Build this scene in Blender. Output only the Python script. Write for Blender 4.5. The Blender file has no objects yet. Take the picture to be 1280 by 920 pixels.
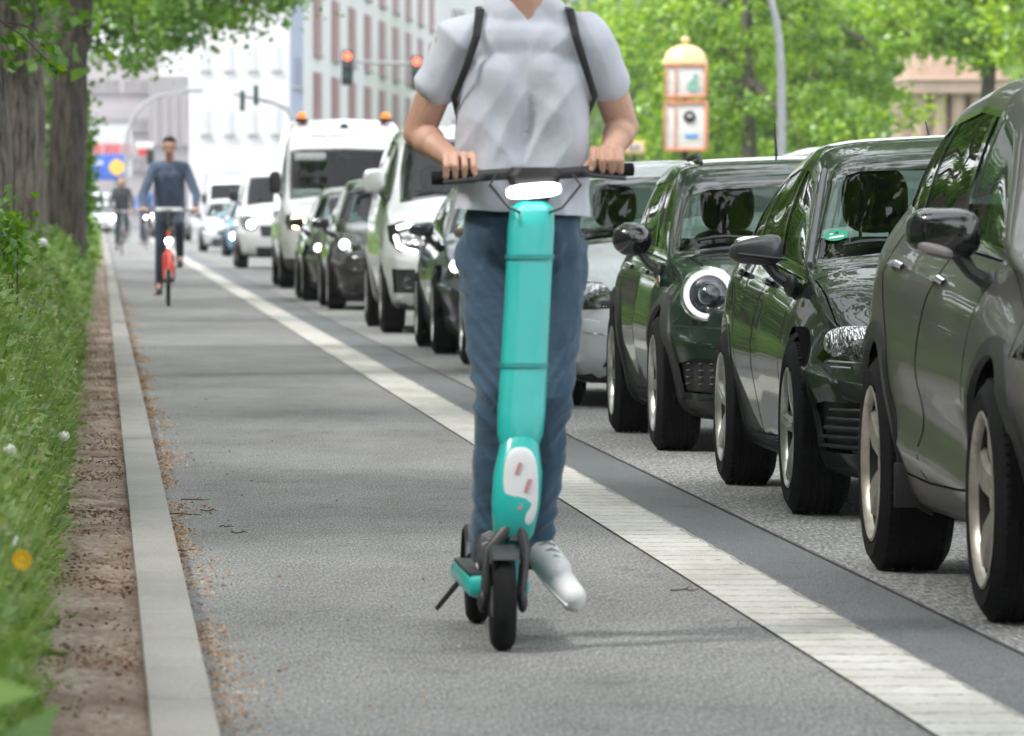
import bpy, bmesh, math, random
import numpy as np
from mathutils import Vector, Matrix
from mathutils.bvhtree import BVHTree

R = math.radians
PI = math.pi
random.seed(7)
rng = np.random.default_rng(11)
C = bpy.context.scene.collection

# ------------------------------------------------------------------ camera, sky, sun, exposure
FPX = 8100.0            # focal length in pixels of the 1280 px wide photograph
HC = 1.15               # camera height
VX, VY = 125.0, 262.0   # vanishing point of the road
cd = bpy.data.cameras.new('camera')
cam = bpy.data.objects.new('camera', cd)
C.objects.link(cam)
cam.location = (0, 0, HC)
cam.rotation_euler = (R(90), 0, 0)
cd.sensor_width = 36
cd.lens = 36 * FPX / 1280
cd.shift_x = (640 - VX) / 1280
cd.shift_y = -(460 - VY) / 1280
cd.clip_start = 0.5
cd.clip_end = 6000
cd.dof.use_dof = True
cd.dof.focus_distance = 24.5
cd.dof.aperture_fstop = 9.5
bpy.context.scene.camera = cam

SUN_EL, SUN_AZ = 52, -62     # from the left, a little behind the camera
W_ = bpy.data.worlds.new('World')
bpy.context.scene.world = W_
W_.use_nodes = True
nt = W_.node_tree
for n in list(nt.nodes): nt.nodes.remove(n)
out = nt.nodes.new('ShaderNodeOutputWorld')
bg = nt.nodes.new('ShaderNodeBackground')
sky = nt.nodes.new('ShaderNodeTexSky')
sky.sky_type = 'NISHITA'
sky.sun_disc = False
sky.sun_elevation = R(SUN_EL)
sky.sun_rotation = R(180 - SUN_AZ)
sky.air_density = 1.0
sky.dust_density = 3.0
sky.ozone_density = 1.0
hs = nt.nodes.new('ShaderNodeHueSaturation')
hs.inputs['Saturation'].default_value = 0.22
hs.inputs['Value'].default_value = 1.15
nt.links.new(sky.outputs[0], hs.inputs['Color'])
veil = nt.nodes.new('ShaderNodeMix'); veil.data_type = 'RGBA'
veil.inputs[0].default_value = 0.72
veil.inputs[7].default_value = (7.6, 7.9, 8.3, 1)      # bright even cloud
nt.links.new(hs.outputs[0], veil.inputs[6])
nt.links.new(veil.outputs[2], bg.inputs[0])
bg.inputs[1].default_value = 0.15
nt.links.new(bg.outputs[0], out.inputs[0])

sl = bpy.data.lights.new('sun', 'SUN')
sl.energy = 1.5
sl.angle = R(10)
sl.color = (1, 0.97, 0.92)
so = bpy.data.objects.new('sun', sl)
C.objects.link(so)
_sd = Vector((math.sin(R(SUN_AZ)) * math.cos(R(SUN_EL)), -math.cos(R(SUN_AZ)) * math.cos(R(SUN_EL)), math.sin(R(SUN_EL))))
so.rotation_euler = _sd.to_track_quat('Z', 'Y').to_euler()
so.location = (0, 0, 60)
vs = bpy.context.scene.view_settings
vs.view_transform = 'Standard'
vs.look = 'None'
vs.gamma = 1
vs.exposure = 1.15
bpy.context.scene.cycles.max_bounces = 6
bpy.context.scene.cycles.transparent_max_bounces = 12
bpy.context.scene.cycles.glossy_bounces = 3
bpy.context.scene.cycles.diffuse_bounces = 3
bpy.context.scene.cycles.transmission_bounces = 4
bpy.context.scene.cycles.caustics_reflective = False
bpy.context.scene.cycles.caustics_refractive = False
bpy.context.scene.cycles.use_denoising = True

def PT(px, py, d):
    """point seen at photo pixel (px,py) at depth d"""
    return Vector(((px - VX) * d / FPX, d, HC - (py - VY) * d / FPX))

# ------------------------------------------------------------------ materials
MATS = {}
def newmat(name):
    m = bpy.data.materials.new(name)
    m.use_nodes = True
    t = m.node_tree
    return m, t, t.nodes['Principled BSDF'], t.nodes['Material Output']

def node(t, kind, **kw):
    n = t.nodes.new(kind)
    for k, v in kw.items():
        if k.startswith('i_'):
            n.inputs[k[2:].replace('_', ' ')].default_value = v
        else:
            setattr(n, k, v)
    return n

def coords(t, scale=(1, 1, 1), obj=True):
    tc = node(t, 'ShaderNodeTexCoord')
    mp = node(t, 'ShaderNodeMapping')
    mp.inputs['Scale'].default_value = scale
    t.links.new(tc.outputs['Object'], mp.inputs['Vector'])
    return mp.outputs[0]

def ramp(t, fac, stops):
    r = node(t, 'ShaderNodeValToRGB')
    cr = r.color_ramp
    while len(cr.elements) < len(stops): cr.elements.new(0.5)
    for e, (p, c) in zip(cr.elements, stops):
        e.position = p
        e.color = (c[0], c[1], c[2], 1)
    t.links.new(fac, r.inputs[0])
    return r.outputs[0]

def noise(t, vec, scale, detail=4, rough=0.6):
    n = node(t, 'ShaderNodeTexNoise')
    n.inputs['Scale'].default_value = scale
    n.inputs['Detail'].default_value = detail
    n.inputs['Roughness'].default_value = rough
    if vec is not None: t.links.new(vec, n.inputs['Vector'])
    return n.outputs['Fac']

def bump(t, b, h, strength=0.3, dist=0.01):
    n = node(t, 'ShaderNodeBump')
    n.inputs['Strength'].default_value = strength
    n.inputs['Distance'].default_value = dist
    t.links.new(h, n.inputs['Height'])
    t.links.new(n.outputs[0], b.inputs['Normal'])

def mat(name, col, rough=0.6, metal=0.0, vary=0.12, nscale=8.0, bmp=0.0, bscale=60, coat=0.0, emit=None, estr=0.0, spec=0.5):
    """plain material with a little procedural variation"""
    if name in MATS: return MATS[name]
    m, t, b, o = newmat(name)
    b.inputs['Roughness'].default_value = rough
    b.inputs['Metallic'].default_value = metal
    b.inputs['Specular IOR Level'].default_value = spec
    if coat:
        b.inputs['Coat Weight'].default_value = coat
        b.inputs['Coat Roughness'].default_value = 0.03
    v = coords(t)
    f = noise(t, v, nscale)
    lo = tuple(c * (1 - vary) for c in col); hi = tuple(min(1, c * (1 + vary)) for c in col)
    t.links.new(ramp(t, f, [(0.3, lo), (0.7, hi)]), b.inputs['Base Color'])
    if bmp:
        bump(t, b, noise(t, v, bscale, 3), bmp, 0.01)
    if emit:
        b.inputs['Emission Color'].default_value = (*emit, 1)
        b.inputs['Emission Strength'].default_value = estr
    MATS[name] = m
    return m

def paint(name, col, metal=0.0, rough=0.3, dirt=0.5, coat=1.0):
    if name in MATS: return MATS[name]
    m, t, b, o = newmat(name)
    b.inputs['Coat Weight'].default_value = coat
    b.inputs['Coat IOR'].default_value = 1.5
    b.inputs['Specular IOR Level'].default_value = 0.1
    b.inputs['Metallic'].default_value = metal
    v = coords(t)
    # flake variation and road dust low on the body
    fl = noise(t, v, 900, 1)
    base = ramp(t, fl, [(0.35, tuple(c * 0.85 for c in col)), (0.65, tuple(min(1, c * 1.2) for c in col))])
    sx = node(t, 'ShaderNodeSeparateXYZ')
    tc = node(t, 'ShaderNodeTexCoord')
    t.links.new(tc.outputs['Object'], sx.inputs[0])
    mr = node(t, 'ShaderNodeMapRange')
    mr.inputs['From Min'].default_value = 0.75
    mr.inputs['From Max'].default_value = 0.2
    t.links.new(sx.outputs['Z'], mr.inputs['Value'])
    nz = noise(t, v, 5, 5, 0.7)
    mu = node(t, 'ShaderNodeMath', operation='MULTIPLY')
    t.links.new(mr.outputs[0], mu.inputs[0]); t.links.new(nz, mu.inputs[1])
    mu2 = node(t, 'ShaderNodeMath', operation='MULTIPLY')
    mu2.inputs[1].default_value = dirt
    t.links.new(mu.outputs[0], mu2.inputs[0])
    sp = noise(t, v, 55, 4, 0.7)
    sr = ramp(t, sp, [(0.66, (0, 0, 0)), (0.74, (0.35, 0.35, 0.35))])
    ad = node(t, 'ShaderNodeMath', operation='MAXIMUM')
    t.links.new(mu2.outputs[0], ad.inputs[0]); 
    sm = node(t, 'ShaderNodeMath', operation='MULTIPLY'); sm.inputs[1].default_value = dirt * 0.5
    t.links.new(sr, sm.inputs[0]); t.links.new(sm.outputs[0], ad.inputs[1])
    mx = node(t, 'ShaderNodeMix', data_type='RGBA')
    t.links.new(ad.outputs[0], mx.inputs[0])
    t.links.new(base, mx.inputs[6])
    mx.inputs[7].default_value = (0.17, 0.155, 0.13, 1)
    t.links.new(mx.outputs[2], b.inputs['Base Color'])
    b.inputs['Roughness'].default_value = rough
    cr = node(t, 'ShaderNodeMath', operation='MULTIPLY_ADD')
    cr.inputs[1].default_value = 0.35; cr.inputs[2].default_value = 0.02
    t.links.new(ad.outputs[0], cr.inputs[0])
    t.links.new(cr.outputs[0], b.inputs['Coat Roughness'])
    MATS[name] = m
    return m

def glass(name, tint=(0.55, 0.66, 0.6), ior=1.5, rough=0.01, refl=1.5, glow_film=0.0):
    if name in MATS: return MATS[name]
    m, t, b, o = newmat(name)
    t.nodes.remove(b)
    tr = node(t, 'ShaderNodeBsdfTransparent'); tr.inputs[0].default_value = (*tint, 1)
    gl = node(t, 'ShaderNodeBsdfGlossy'); gl.inputs['Roughness'].default_value = rough
    fr = node(t, 'ShaderNodeFresnel'); fr.inputs['IOR'].default_value = ior
    nz = noise(t, coords(t), 70, 4, 0.7)
    dirt = ramp(t, nz, [(0.62, (0, 0, 0)), (0.78, (0.16, 0.16, 0.16))])
    df = node(t, 'ShaderNodeBsdfDiffuse'); df.inputs[0].default_value = (0.4, 0.4, 0.38, 1)
    m1 = node(t, 'ShaderNodeMixShader'); m2 = node(t, 'ShaderNodeMixShader')
    if glow_film:      # pale translucent film mixed in, standing for daylight showing through the cabin
        tlu = node(t, 'ShaderNodeBsdfTranslucent'); tlu.inputs[0].default_value = (0.62, 0.78, 0.74, 1)
        md = node(t, 'ShaderNodeMixShader'); md.inputs[0].default_value = 0.5
        t.links.new(df.outputs[0], md.inputs[1]); t.links.new(tlu.outputs[0], md.inputs[2])
        dd = node(t, 'ShaderNodeMath', operation='ADD'); dd.inputs[1].default_value = glow_film; t.links.new(dirt, dd.inputs[0])
        t.links.new(dd.outputs[0], m1.inputs[0]); t.links.new(tr.outputs[0], m1.inputs[1]); t.links.new(md.outputs[0], m1.inputs[2])
    else:
        t.links.new(dirt, m1.inputs[0]); t.links.new(tr.outputs[0], m1.inputs[1]); t.links.new(df.outputs[0], m1.inputs[2])
    ma = node(t, 'ShaderNodeMath', operation='MULTIPLY_ADD'); ma.inputs[1].default_value = refl; ma.inputs[2].default_value = 0.0
    ma.use_clamp = True
    t.links.new(fr.outputs[0], ma.inputs[0])
    t.links.new(ma.outputs[0], m2.inputs[0]); t.links.new(m1.outputs[0], m2.inputs[1]); t.links.new(gl.outputs[0], m2.inputs[2])
    t.links.new(m2.outputs[0], o.inputs[0])
    MATS[name] = m
    return m

def leafmat(name, cols, trans=0.45):
    """leaf faces: each loose leaf takes its own tint"""
    if name in MATS: return MATS[name]
    m, t, b, o = newmat(name)
    t.nodes.remove(b)
    g = node(t, 'ShaderNodeNewGeometry')
    nz = noise(t, coords(t), 0.7, 3)
    mm = node(t, 'ShaderNodeMath', operation='MULTIPLY_ADD'); mm.inputs[1].default_value = 0.55
    t.links.new(g.outputs['Random Per Island'], mm.inputs[0])
    m3 = node(t, 'ShaderNodeMath', operation='MULTIPLY_ADD'); m3.inputs[1].default_value = 1.1; m3.inputs[2].default_value = -0.28
    t.links.new(nz, m3.inputs[0]); t.links.new(m3.outputs[0], mm.inputs[2])
    n = len(cols)
    c = ramp(t, mm.outputs[0], [(i / (n - 1) * 0.9 + 0.05, cols[i]) for i in range(n)])
    d = node(t, 'ShaderNodeBsdfDiffuse'); tl = node(t, 'ShaderNodeBsdfTranslucent'); gl = node(t, 'ShaderNodeBsdfGlossy')
    gl.inputs['Roughness'].default_value = 0.45
    gl.inputs[0].default_value = (0.6, 0.7, 0.6, 1)
    tb = node(t, 'ShaderNodeHueSaturation'); tb.inputs['Hue'].default_value = 0.49; tb.inputs['Value'].default_value = 1.3; tb.inputs['Saturation'].default_value = 1.1
    t.links.new(c, tb.inputs['Color'])
    t.links.new(c, d.inputs[0]); t.links.new(tb.outputs[0], tl.inputs[0])
    a = node(t, 'ShaderNodeMixShader'); a.inputs[0].default_value = trans
    t.links.new(d.outputs[0], a.inputs[1]); t.links.new(tl.outputs[0], a.inputs[2])
    e = node(t, 'ShaderNodeMixShader'); e.inputs[0].default_value = 0.09
    t.links.new(a.outputs[0], e.inputs[1]); t.links.new(gl.outputs[0], e.inputs[2])
    t.links.new(e.outputs[0], o.inputs[0])
    MATS[name] = m
    return m

def barkmat(name, c0, c1):
    if name in MATS: return MATS[name]
    m, t, b, o = newmat(name)
    v = coords(t, (9, 9, 1.1))
    n1 = noise(t, v, 2.2, 8, 0.75)
    t.links.new(ramp(t, n1, [(0.40, c0), (0.58, c1)]), b.inputs['Base Color'])
    b.inputs['Roughness'].default_value = 0.95
    bump(t, b, n1, 1.0, 0.06)
    MATS[name] = m
    return m

M_black = mat('black_plastic', (0.014, 0.014, 0.015), 0.5, bmp=0.15, bscale=500)
M_trim = mat('dark_trim', (0.024, 0.024, 0.025), 0.45, bmp=0.1, bscale=300)
M_rubber = mat('tyre_rubber', (0.008, 0.008, 0.0085), 0.85, bmp=0.3, bscale=80, vary=0.4, spec=0.2)
M_gloss = mat('gloss_black', (0.008, 0.009, 0.010), 0.12, coat=1.0)
M_chrome = mat('chrome', (0.75, 0.76, 0.78), 0.12, 1.0)
M_alloy = mat('alloy', (0.50, 0.49, 0.47), 0.3, 0.9, vary=0.2, nscale=25)
M_alloyw = mat('bronze_alloy', (0.44, 0.40, 0.355), 0.38, 0.75, vary=0.25, nscale=20)
M_disc = mat('brake_steel', (0.035, 0.033, 0.032), 0.5, 0.5)
M_seat = mat('seat_fabric', (0.018, 0.018, 0.019), 0.9, bmp=0.3, bscale=300)
M_lining = mat('cabin_lining', (0.55, 0.57, 0.56), 0.9)
M_housing = mat('wheel_housing_black', (0.006, 0.006, 0.006), 1.0, spec=0.0)
M_dash = mat('dashboard_plastic', (0.02, 0.021, 0.021), 0.7)
M_wglass = glass('windscreen_glass', (0.80, 0.93, 0.89), 1.5, refl=0.62)
M_sglass = glass('side_glass', (0.42, 0.50, 0.46), 1.5, refl=1.1)
M_rglass = glass('glow_tinted_rear_glass', (0.74, 0.90, 0.86), 1.5, refl=0.6, glow_film=0.55)
M_lens = glass('lamp_lens', (0.92, 0.93, 0.94), 1.45)
M_plate = mat('plate_white', (0.75, 0.75, 0.74), 0.5)
M_orange = mat('indicator_orange', (0.75, 0.2, 0.02), 0.3)
M_beacon = mat('beacon_orange', (0.85, 0.22, 0.03), 0.3, emit=(1, 0.25, 0.03), estr=0.45)
M_lit = mat('lit_headlamp', (0.9, 0.9, 0.9), 0.3, emit=(1, 0.98, 0.92), estr=9)
M_litw = mat('lit_headlamp_warm', (0.9, 0.8, 0.6), 0.3, emit=(1, 0.72, 0.38), estr=9)
M_drl = mat('daytime_lamp', (0.9, 0.9, 0.9), 0.3, emit=(1, 1, 0.97), estr=2.6)
M_ring = mat('halo_lamp', (0.8, 0.8, 0.8), 0.3, emit=(1, 1, 0.98), estr=0.5)
M_clear = mat('clear_plastic', (0.42, 0.44, 0.44), 0.25)
M_reflect = None
def _refl():
    m, t, b, o = newmat('lamp_reflector')
    v = coords(t, (1, 1, 0.22))
    n1 = noise(t, v, 70, 2, 0.8)
    t.links.new(ramp(t, n1, [(0.34, (0.12, 0.12, 0.13)), (0.46, (0.62, 0.62, 0.63)), (0.58, (1.0, 1.0, 1.0))]), b.inputs['Base Color'])
    b.inputs['Metallic'].default_value = 0.9
    b.inputs['Roughness'].default_value = 0.14
    bump(t, b, n1, 1.0, 0.03)
    return m
M_reflect = _refl()

# ------------------------------------------------------------------ mesh building
def smooth(me, on=True):
    me.polygons.foreach_set('use_smooth', [on] * len(me.polygons))

class MB:
    def __init__(s): s.v = []; s.f = []; s.m = []; s.cur = 0
    def add(s, vs, fs):
        o = len(s.v); s.v += [tuple(x) for x in vs]
        s.f += [tuple(i + o for i in f) for f in fs]; s.m += [s.cur] * len(fs)
        return s
    def xf(s, i0, M):
        for i in range(i0, len(s.v)): s.v[i] = tuple(M @ Vector(s.v[i]))
    def box(s, c, size, bev=0.0, M=None):
        x, y, z = [a / 2 for a in size]
        b = min(bev, x * .9, y * .9, z * .9)
        vs = []; 
        if b <= 0:
            vs = [(sx * x, sy * y, sz * z) for sz in (-1, 1) for sy in (-1, 1) for sx in (-1, 1)]
            fs = [(0, 2, 3, 1), (4, 5, 7, 6), (0, 1, 5, 4), (2, 6, 7, 3), (0, 4, 6, 2), (1, 3, 7, 5)]
        else:
            bm = bmesh.new()
            bmesh.ops.create_cube(bm, size=1.0)
            for v in bm.verts: v.co = Vector((v.co.x * 2 * x, v.co.y * 2 * y, v.co.z * 2 * z))
            bmesh.ops.bevel(bm, geom=list(bm.edges), offset=b, segments=2, affect='EDGES', profile=0.5)
            bm.verts.ensure_lookup_table()
            vs = [v.co.copy() for v in bm.verts]; fs = [[v.index for v in f.verts] for f in bm.faces]
            bm.free()
        T = Matrix.Translation(c) @ (M if M else Matrix.Identity(4))
        return s.add([T @ Vector(v) for v in vs], fs)
    def tube(s, pts, rad, n=10, cap=True, flat=1.0):
        pts = [Vector(p) for p in pts]
        if not hasattr(rad, '__len__'): rad = [rad] * len(pts)
        rings = []; prev = None
        for i, p in enumerate(pts):
            if i == 0: tg = pts[1] - p
            elif i == len(pts) - 1: tg = p - pts[i - 1]
            else: tg = pts[i + 1] - pts[i - 1]
            tg.normalize()
            if prev is None:
                a = Vector((0, 0, 1)) if abs(tg.z) < 0.9 else Vector((1, 0, 0))
                u = tg.cross(a).normalized()
            else:
                u = (prev - tg * prev.dot(tg)).normalized()
            prev = u; w = tg.cross(u)
            rings.append([p + (u * math.cos(2 * PI * k / n) + w * math.sin(2 * PI * k / n) * flat) * rad[i] for k in range(n)])
        vs = [v for r_ in rings for v in r_]; fs = []
        for i in range(len(pts) - 1):
            for k in range(n):
                k2 = (k + 1) % n
                fs.append((i * n + k, i * n + k2, (i + 1) * n + k2, (i + 1) * n + k))
        if cap:
            fs.append(tuple(range(n))[::-1]); fs.append(tuple((len(pts) - 1) * n + k for k in range(n)))
        return s.add(vs, fs)
    def lathe(s, prof, n=32, M=None, close=False):
        """profile of (r, a): a along local z"""
        vs = []; fs = []
        for r_, a in prof:
            for k in range(n):
                an = 2 * PI * k / n
                vs.append(Vector((r_ * math.cos(an), r_ * math.sin(an), a)))
        m = len(prof)
        for i in range(m if close else m - 1):
            j = (i + 1) % m
            for k in range(n):
                k2 = (k + 1) % n
                fs.append((i * n + k, i * n + k2, j * n + k2, j * n + k))
        if M: vs = [M @ v for v in vs]
        return s.add(vs, fs)
    def ell(s, c, rad, n=16, m=10, e=1.0, M=None):
        """superellipsoid; e<1 is boxier"""
        def pw(v): return math.copysign(abs(v) ** e, v)
        vs = []; fs = []
        for i in range(m + 1):
            ph = -PI / 2 + PI * i / m
            for k in range(n):
                th = 2 * PI * k / n
                vs.append(Vector((rad[0] * pw(math.cos(ph)) * pw(math.cos(th)), rad[1] * pw(math.cos(ph)) * pw(math.sin(th)), rad[2] * pw(math.sin(ph)))))
        for i in range(m):
            for k in range(n):
                k2 = (k + 1) % n
                fs.append((i * n + k, i * n + k2, (i + 1) * n + k2, (i + 1) * n + k))
        T = Matrix.Translation(c) @ (M if M else Matrix.Identity(4))
        return s.add([T @ v for v in vs], fs)
    def prism(s, poly, h0, h1, axis='z', M=None):
        """extrude a 2D polygon; axis names the extrusion direction"""
        def p3(a, b, h):
            return {'z': (a, b, h), 'y': (a, h, b), 'x': (h, a, b)}[axis]
        n = len(poly)
        vs = [p3(a, b, h0) for a, b in poly] + [p3(a, b, h1) for a, b in poly]
        fs = [tuple(range(n))[::-1], tuple(range(n, 2 * n))] + [(i, (i + 1) % n, n + (i + 1) % n, n + i) for i in range(n)]
        if M: vs = [M @ Vector(v) for v in vs]
        return s.add(vs, fs)
    def build(s, name, mats, parent=None, sm=True, loc=None, ang=35):
        me = bpy.data.meshes.new(name)
        me.from_pydata([tuple(v) for v in s.v], [], s.f)
        if not isinstance(mats, (list, tuple)): mats = [mats]
        for m in mats: me.materials.append(m)
        if len(mats) > 1: me.polygons.foreach_set('material_index', s.m)
        me.validate()
        bm = bmesh.new(); bm.from_mesh(me)
        bmesh.ops.recalc_face_normals(bm, faces=bm.faces)
        if sm:
            for f in bm.faces: f.smooth = True
            ca = math.cos(R(ang))
            for e in bm.edges:
                if len(e.link_faces) == 2 and e.link_faces[0].normal.dot(e.link_faces[1].normal) < ca: e.smooth = False
        bm.to_mesh(me); bm.free()
        o = bpy.data.objects.new(name, me)
        C.objects.link(o)
        if parent: o.parent = parent
        if loc is not None: o.location = loc
        return o

def fastmesh(name, verts, faces, mats, parent=None, midx=None, sm=False):
    """numpy arrays: verts (n,3), faces (m,k)"""
    me = bpy.data.meshes.new(name)
    nv, (nf, k) = len(verts), faces.shape
    me.vertices.add(nv); me.vertices.foreach_set('co', verts.astype(np.float32).ravel())
    me.loops.add(nf * k); me.loops.foreach_set('vertex_index', faces.astype(np.int32).ravel())
    me.polygons.add(nf)
    me.polygons.foreach_set('loop_start', np.arange(0, nf * k, k, dtype=np.int32))
    me.polygons.foreach_set('loop_total', np.full(nf, k, dtype=np.int32))
    if not isinstance(mats, (list, tuple)): mats = [mats]
    for m in mats: me.materials.append(m)
    if midx is not None: me.polygons.foreach_set('material_index', midx.astype(np.int32))
    me.update(calc_edges=True)
    if sm: smooth(me)
    o = bpy.data.objects.new(name, me)
    C.objects.link(o)
    if parent: o.parent = parent
    return o

def tag(o, label=None, cat=None, group=None, kind=None):
    if label: o['label'] = label
    if cat: o['category'] = cat
    if group: o['group'] = group
    if kind: o['kind'] = kind
    return o

def thing(name, label, cat, loc=(0, 0, 0), rz=0, group=None):
    o = bpy.data.objects.new(name, None)
    o.empty_display_size = 0.2
    C.objects.link(o)
    o.location = loc; o.rotation_euler = (0, 0, rz)
    return tag(o, label, cat, group)

def copy_tree(o, parent=None):
    c = o.copy(); C.objects.link(c); c.parent = parent
    if parent is not None: c.matrix_parent_inverse = o.matrix_parent_inverse
    for ch in list(o.children): copy_tree(ch, c)
    return c

def text_mb(txt, size, M, ext=0.002):
    cu = bpy.data.curves.new('lettering', 'FONT')
    cu.body = txt; cu.size = size; cu.align_x = 'CENTER'; cu.align_y = 'CENTER'; cu.extrude = ext
    o = bpy.data.objects.new('lettering', cu); C.objects.link(o)
    dg = bpy.context.evaluated_depsgraph_get(); dg.update()
    me = bpy.data.meshes.new_from_object(o.evaluated_get(dg))
    vs = [M @ v.co for v in me.vertices]; fs = [tuple(p.vertices) for p in me.polygons]
    bpy.data.objects.remove(o); bpy.data.curves.remove(cu); bpy.data.meshes.remove(me)
    return vs, fs

FACE = Matrix.Rotation(R(90), 4, 'X')   # text plane turned to face -Y
# ------------------------------------------------------------------ ground, lanes, kerb
def asphalt(name, base, speck, patchy=0.25, sc=1.0, rough=0.85, streak=False):
    m, t, b, o = newmat(name)
    v = coords(t)
    n1 = noise(t, coords(t, (1, .12, 1)), 130 * sc, 3, 0.85)
    c1 = ramp(t, n1, [(0.34, tuple(c * 0.30 for c in base)), (0.48, base), (0.60, speck), (0.70, tuple(min(.6, c * 2.2) for c in speck))])
    n2 = noise(t, coords(t, (1.2, 0.35, 1)), 1.1, 6, 0.65)
    c2 = ramp(t, n2, [(0.25, (1 - patchy,) * 3), (0.75, (1 + patchy * .6,) * 3)])
    mx = node(t, 'ShaderNodeMix', data_type='RGBA', blend_type='MULTIPLY'); mx.inputs[0].default_value = 1
    t.links.new(c1, mx.inputs[6]); t.links.new(c2, mx.inputs[7])
    last = mx.outputs[2]
    # old stains: darker ovals and thin cracks
    n3 = noise(t, coords(t, (1, 0.5, 1)), 5, 5, 0.7)
    c3 = ramp(t, n3, [(0.30, (0.66, 0.65, 0.64)), (0.44, (1, 1, 1)), (0.60, (1, 1, 1)), (0.72, (1.14, 1.13, 1.11))])
    mx2 = node(t, 'ShaderNodeMix', data_type='RGBA', blend_type='MULTIPLY'); mx2.inputs[0].default_value = 1
    t.links.new(last, mx2.inputs[6]); t.links.new(c3, mx2.inputs[7])
    t.links.new(mx2.outputs[2], b.inputs['Base Color'])
    b.inputs['Roughness'].default_value = rough
    bump(t, b, n1, 0.9, 0.006)
    return m

M_lane = asphalt('cycle_lane_asphalt', (0.190, 0.186, 0.182), (0.31, 0.305, 0.295), 0.36)
M_road = asphalt('carriageway_asphalt', (0.17, 0.168, 0.162), (0.36, 0.355, 0.34), 0.3, 0.6)
M_strip = asphalt('gutter_mastic', (0.118, 0.122, 0.132), (0.155, 0.16, 0.168), 0.15, 1.6, 0.55)
M_ground = asphalt('city_ground', (0.16, 0.16, 0.155), (0.2, 0.2, 0.19), 0.3, 0.2)

def linemat():
    m, t, b, o = newmat('lane_paint')
    tc = node(t, 'ShaderNodeTexCoord'); sx = node(t, 'ShaderNodeSeparateXYZ')
    t.links.new(tc.outputs['Object'], sx.inputs[0])
    wob = noise(t, coords(t, (6, 1.6, 1)), 1.6, 5, 0.75)
    a = node(t, 'ShaderNodeMath', operation='MULTIPLY_ADD'); a.inputs[1].default_value = 0.26
    t.links.new(wob, a.inputs[0]); t.links.new(sx.outputs['Y'], a.inputs[2])
    # joints across the line every 36 cm
    d = node(t, 'ShaderNodeMath', operation='DIVIDE'); d.inputs[1].default_value = 0.28
    t.links.new(a.outputs[0], d.inputs[0])
    fr = node(t, 'ShaderNodeMath', operation='FRACT'); t.links.new(d.outputs[0], fr.inputs[0])
    brk = noise(t, coords(t, (9, 2, 1)), 3, 3)
    th = node(t, 'ShaderNodeMath', operation='MULTIPLY_ADD'); th.inputs[1].default_value = 0.22; th.inputs[2].default_value = -0.035
    t.links.new(brk, th.inputs[0])
    lt = node(t, 'ShaderNodeMath', operation='LESS_THAN'); t.links.new(fr.outputs[0], lt.inputs[0]); t.links.new(th.outputs[0], lt.inputs[1])
    n1 = noise(t, coords(t), 60, 5, 0.75)
    n2 = noise(t, coords(t, (1, 0.3, 1)), 3.2, 5, 0.7)
    base = ramp(t, n1, [(0.28, (0.27, 0.26, 0.24)), (0.42, (0.50, 0.485, 0.45)), (0.7, (0.60, 0.585, 0.55))])
    grime = ramp(t, n2, [(0.3, (0.72, 0.70, 0.66)), (0.6, (1, 1, 1))])
    mg = node(t, 'ShaderNodeMix', data_type='RGBA', blend_type='MULTIPLY'); mg.inputs[0].default_value = 1
    t.links.new(base, mg.inputs[6]); t.links.new(grime, mg.inputs[7])
    mx = node(t, 'ShaderNodeMix', data_type='RGBA')
    mf = node(t, 'ShaderNodeMath', operation='MULTIPLY'); mf.inputs[1].default_value = 0.8
    t.links.new(lt.outputs[0], mf.inputs[0])
    t.links.new(mf.outputs[0], mx.inputs[0]); t.links.new(mg.outputs[2], mx.inputs[6])
    mx.inputs[7].default_value = (0.10, 0.098, 0.095, 1)
    t.links.new(mx.outputs[2], b.inputs['Base Color'])
    b.inputs['Roughness'].default_value = 0.75
    s = node(t, 'ShaderNodeMath', operation='SUBTRACT'); t.links.new(n1, s.inputs[0]); t.links.new(lt.outputs[0], s.inputs[1])
    bump(t, b, s.outputs[0], 0.7, 0.004)
    return m
M_line = linemat()

def kerbmat():
    m, t, b, o = newmat('kerb_concrete')
    n1 = noise(t, coords(t), 90, 4, 0.8)
    n2 = noise(t, coords(t, (1, .4, 1)), 2.2, 6, 0.7)
    c1 = ramp(t, n1, [(0.3, (0.18, 0.172, 0.16)), (0.5, (0.30, 0.287, 0.27)), (0.75, (0.40, 0.383, 0.36))])
    c2 = ramp(t, n2, [(0.3, (0.80, 0.80, 0.78)), (0.65, (1.04, 1.04, 1.02))])
    mx = node(t, 'ShaderNodeMix', data_type='RGBA', blend_type='MULTIPLY'); mx.inputs[0].default_value = 1
    t.links.new(c1, mx.inputs[6]); t.links.new(c2, mx.inputs[7])
    t.links.new(mx.outputs[2], b.inputs['Base Color'])
    b.inputs['Roughness'].default_value = 0.85
    bump(t, b, n1, 0.5, 0.003)
    return m
M_kerb = kerbmat()

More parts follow.
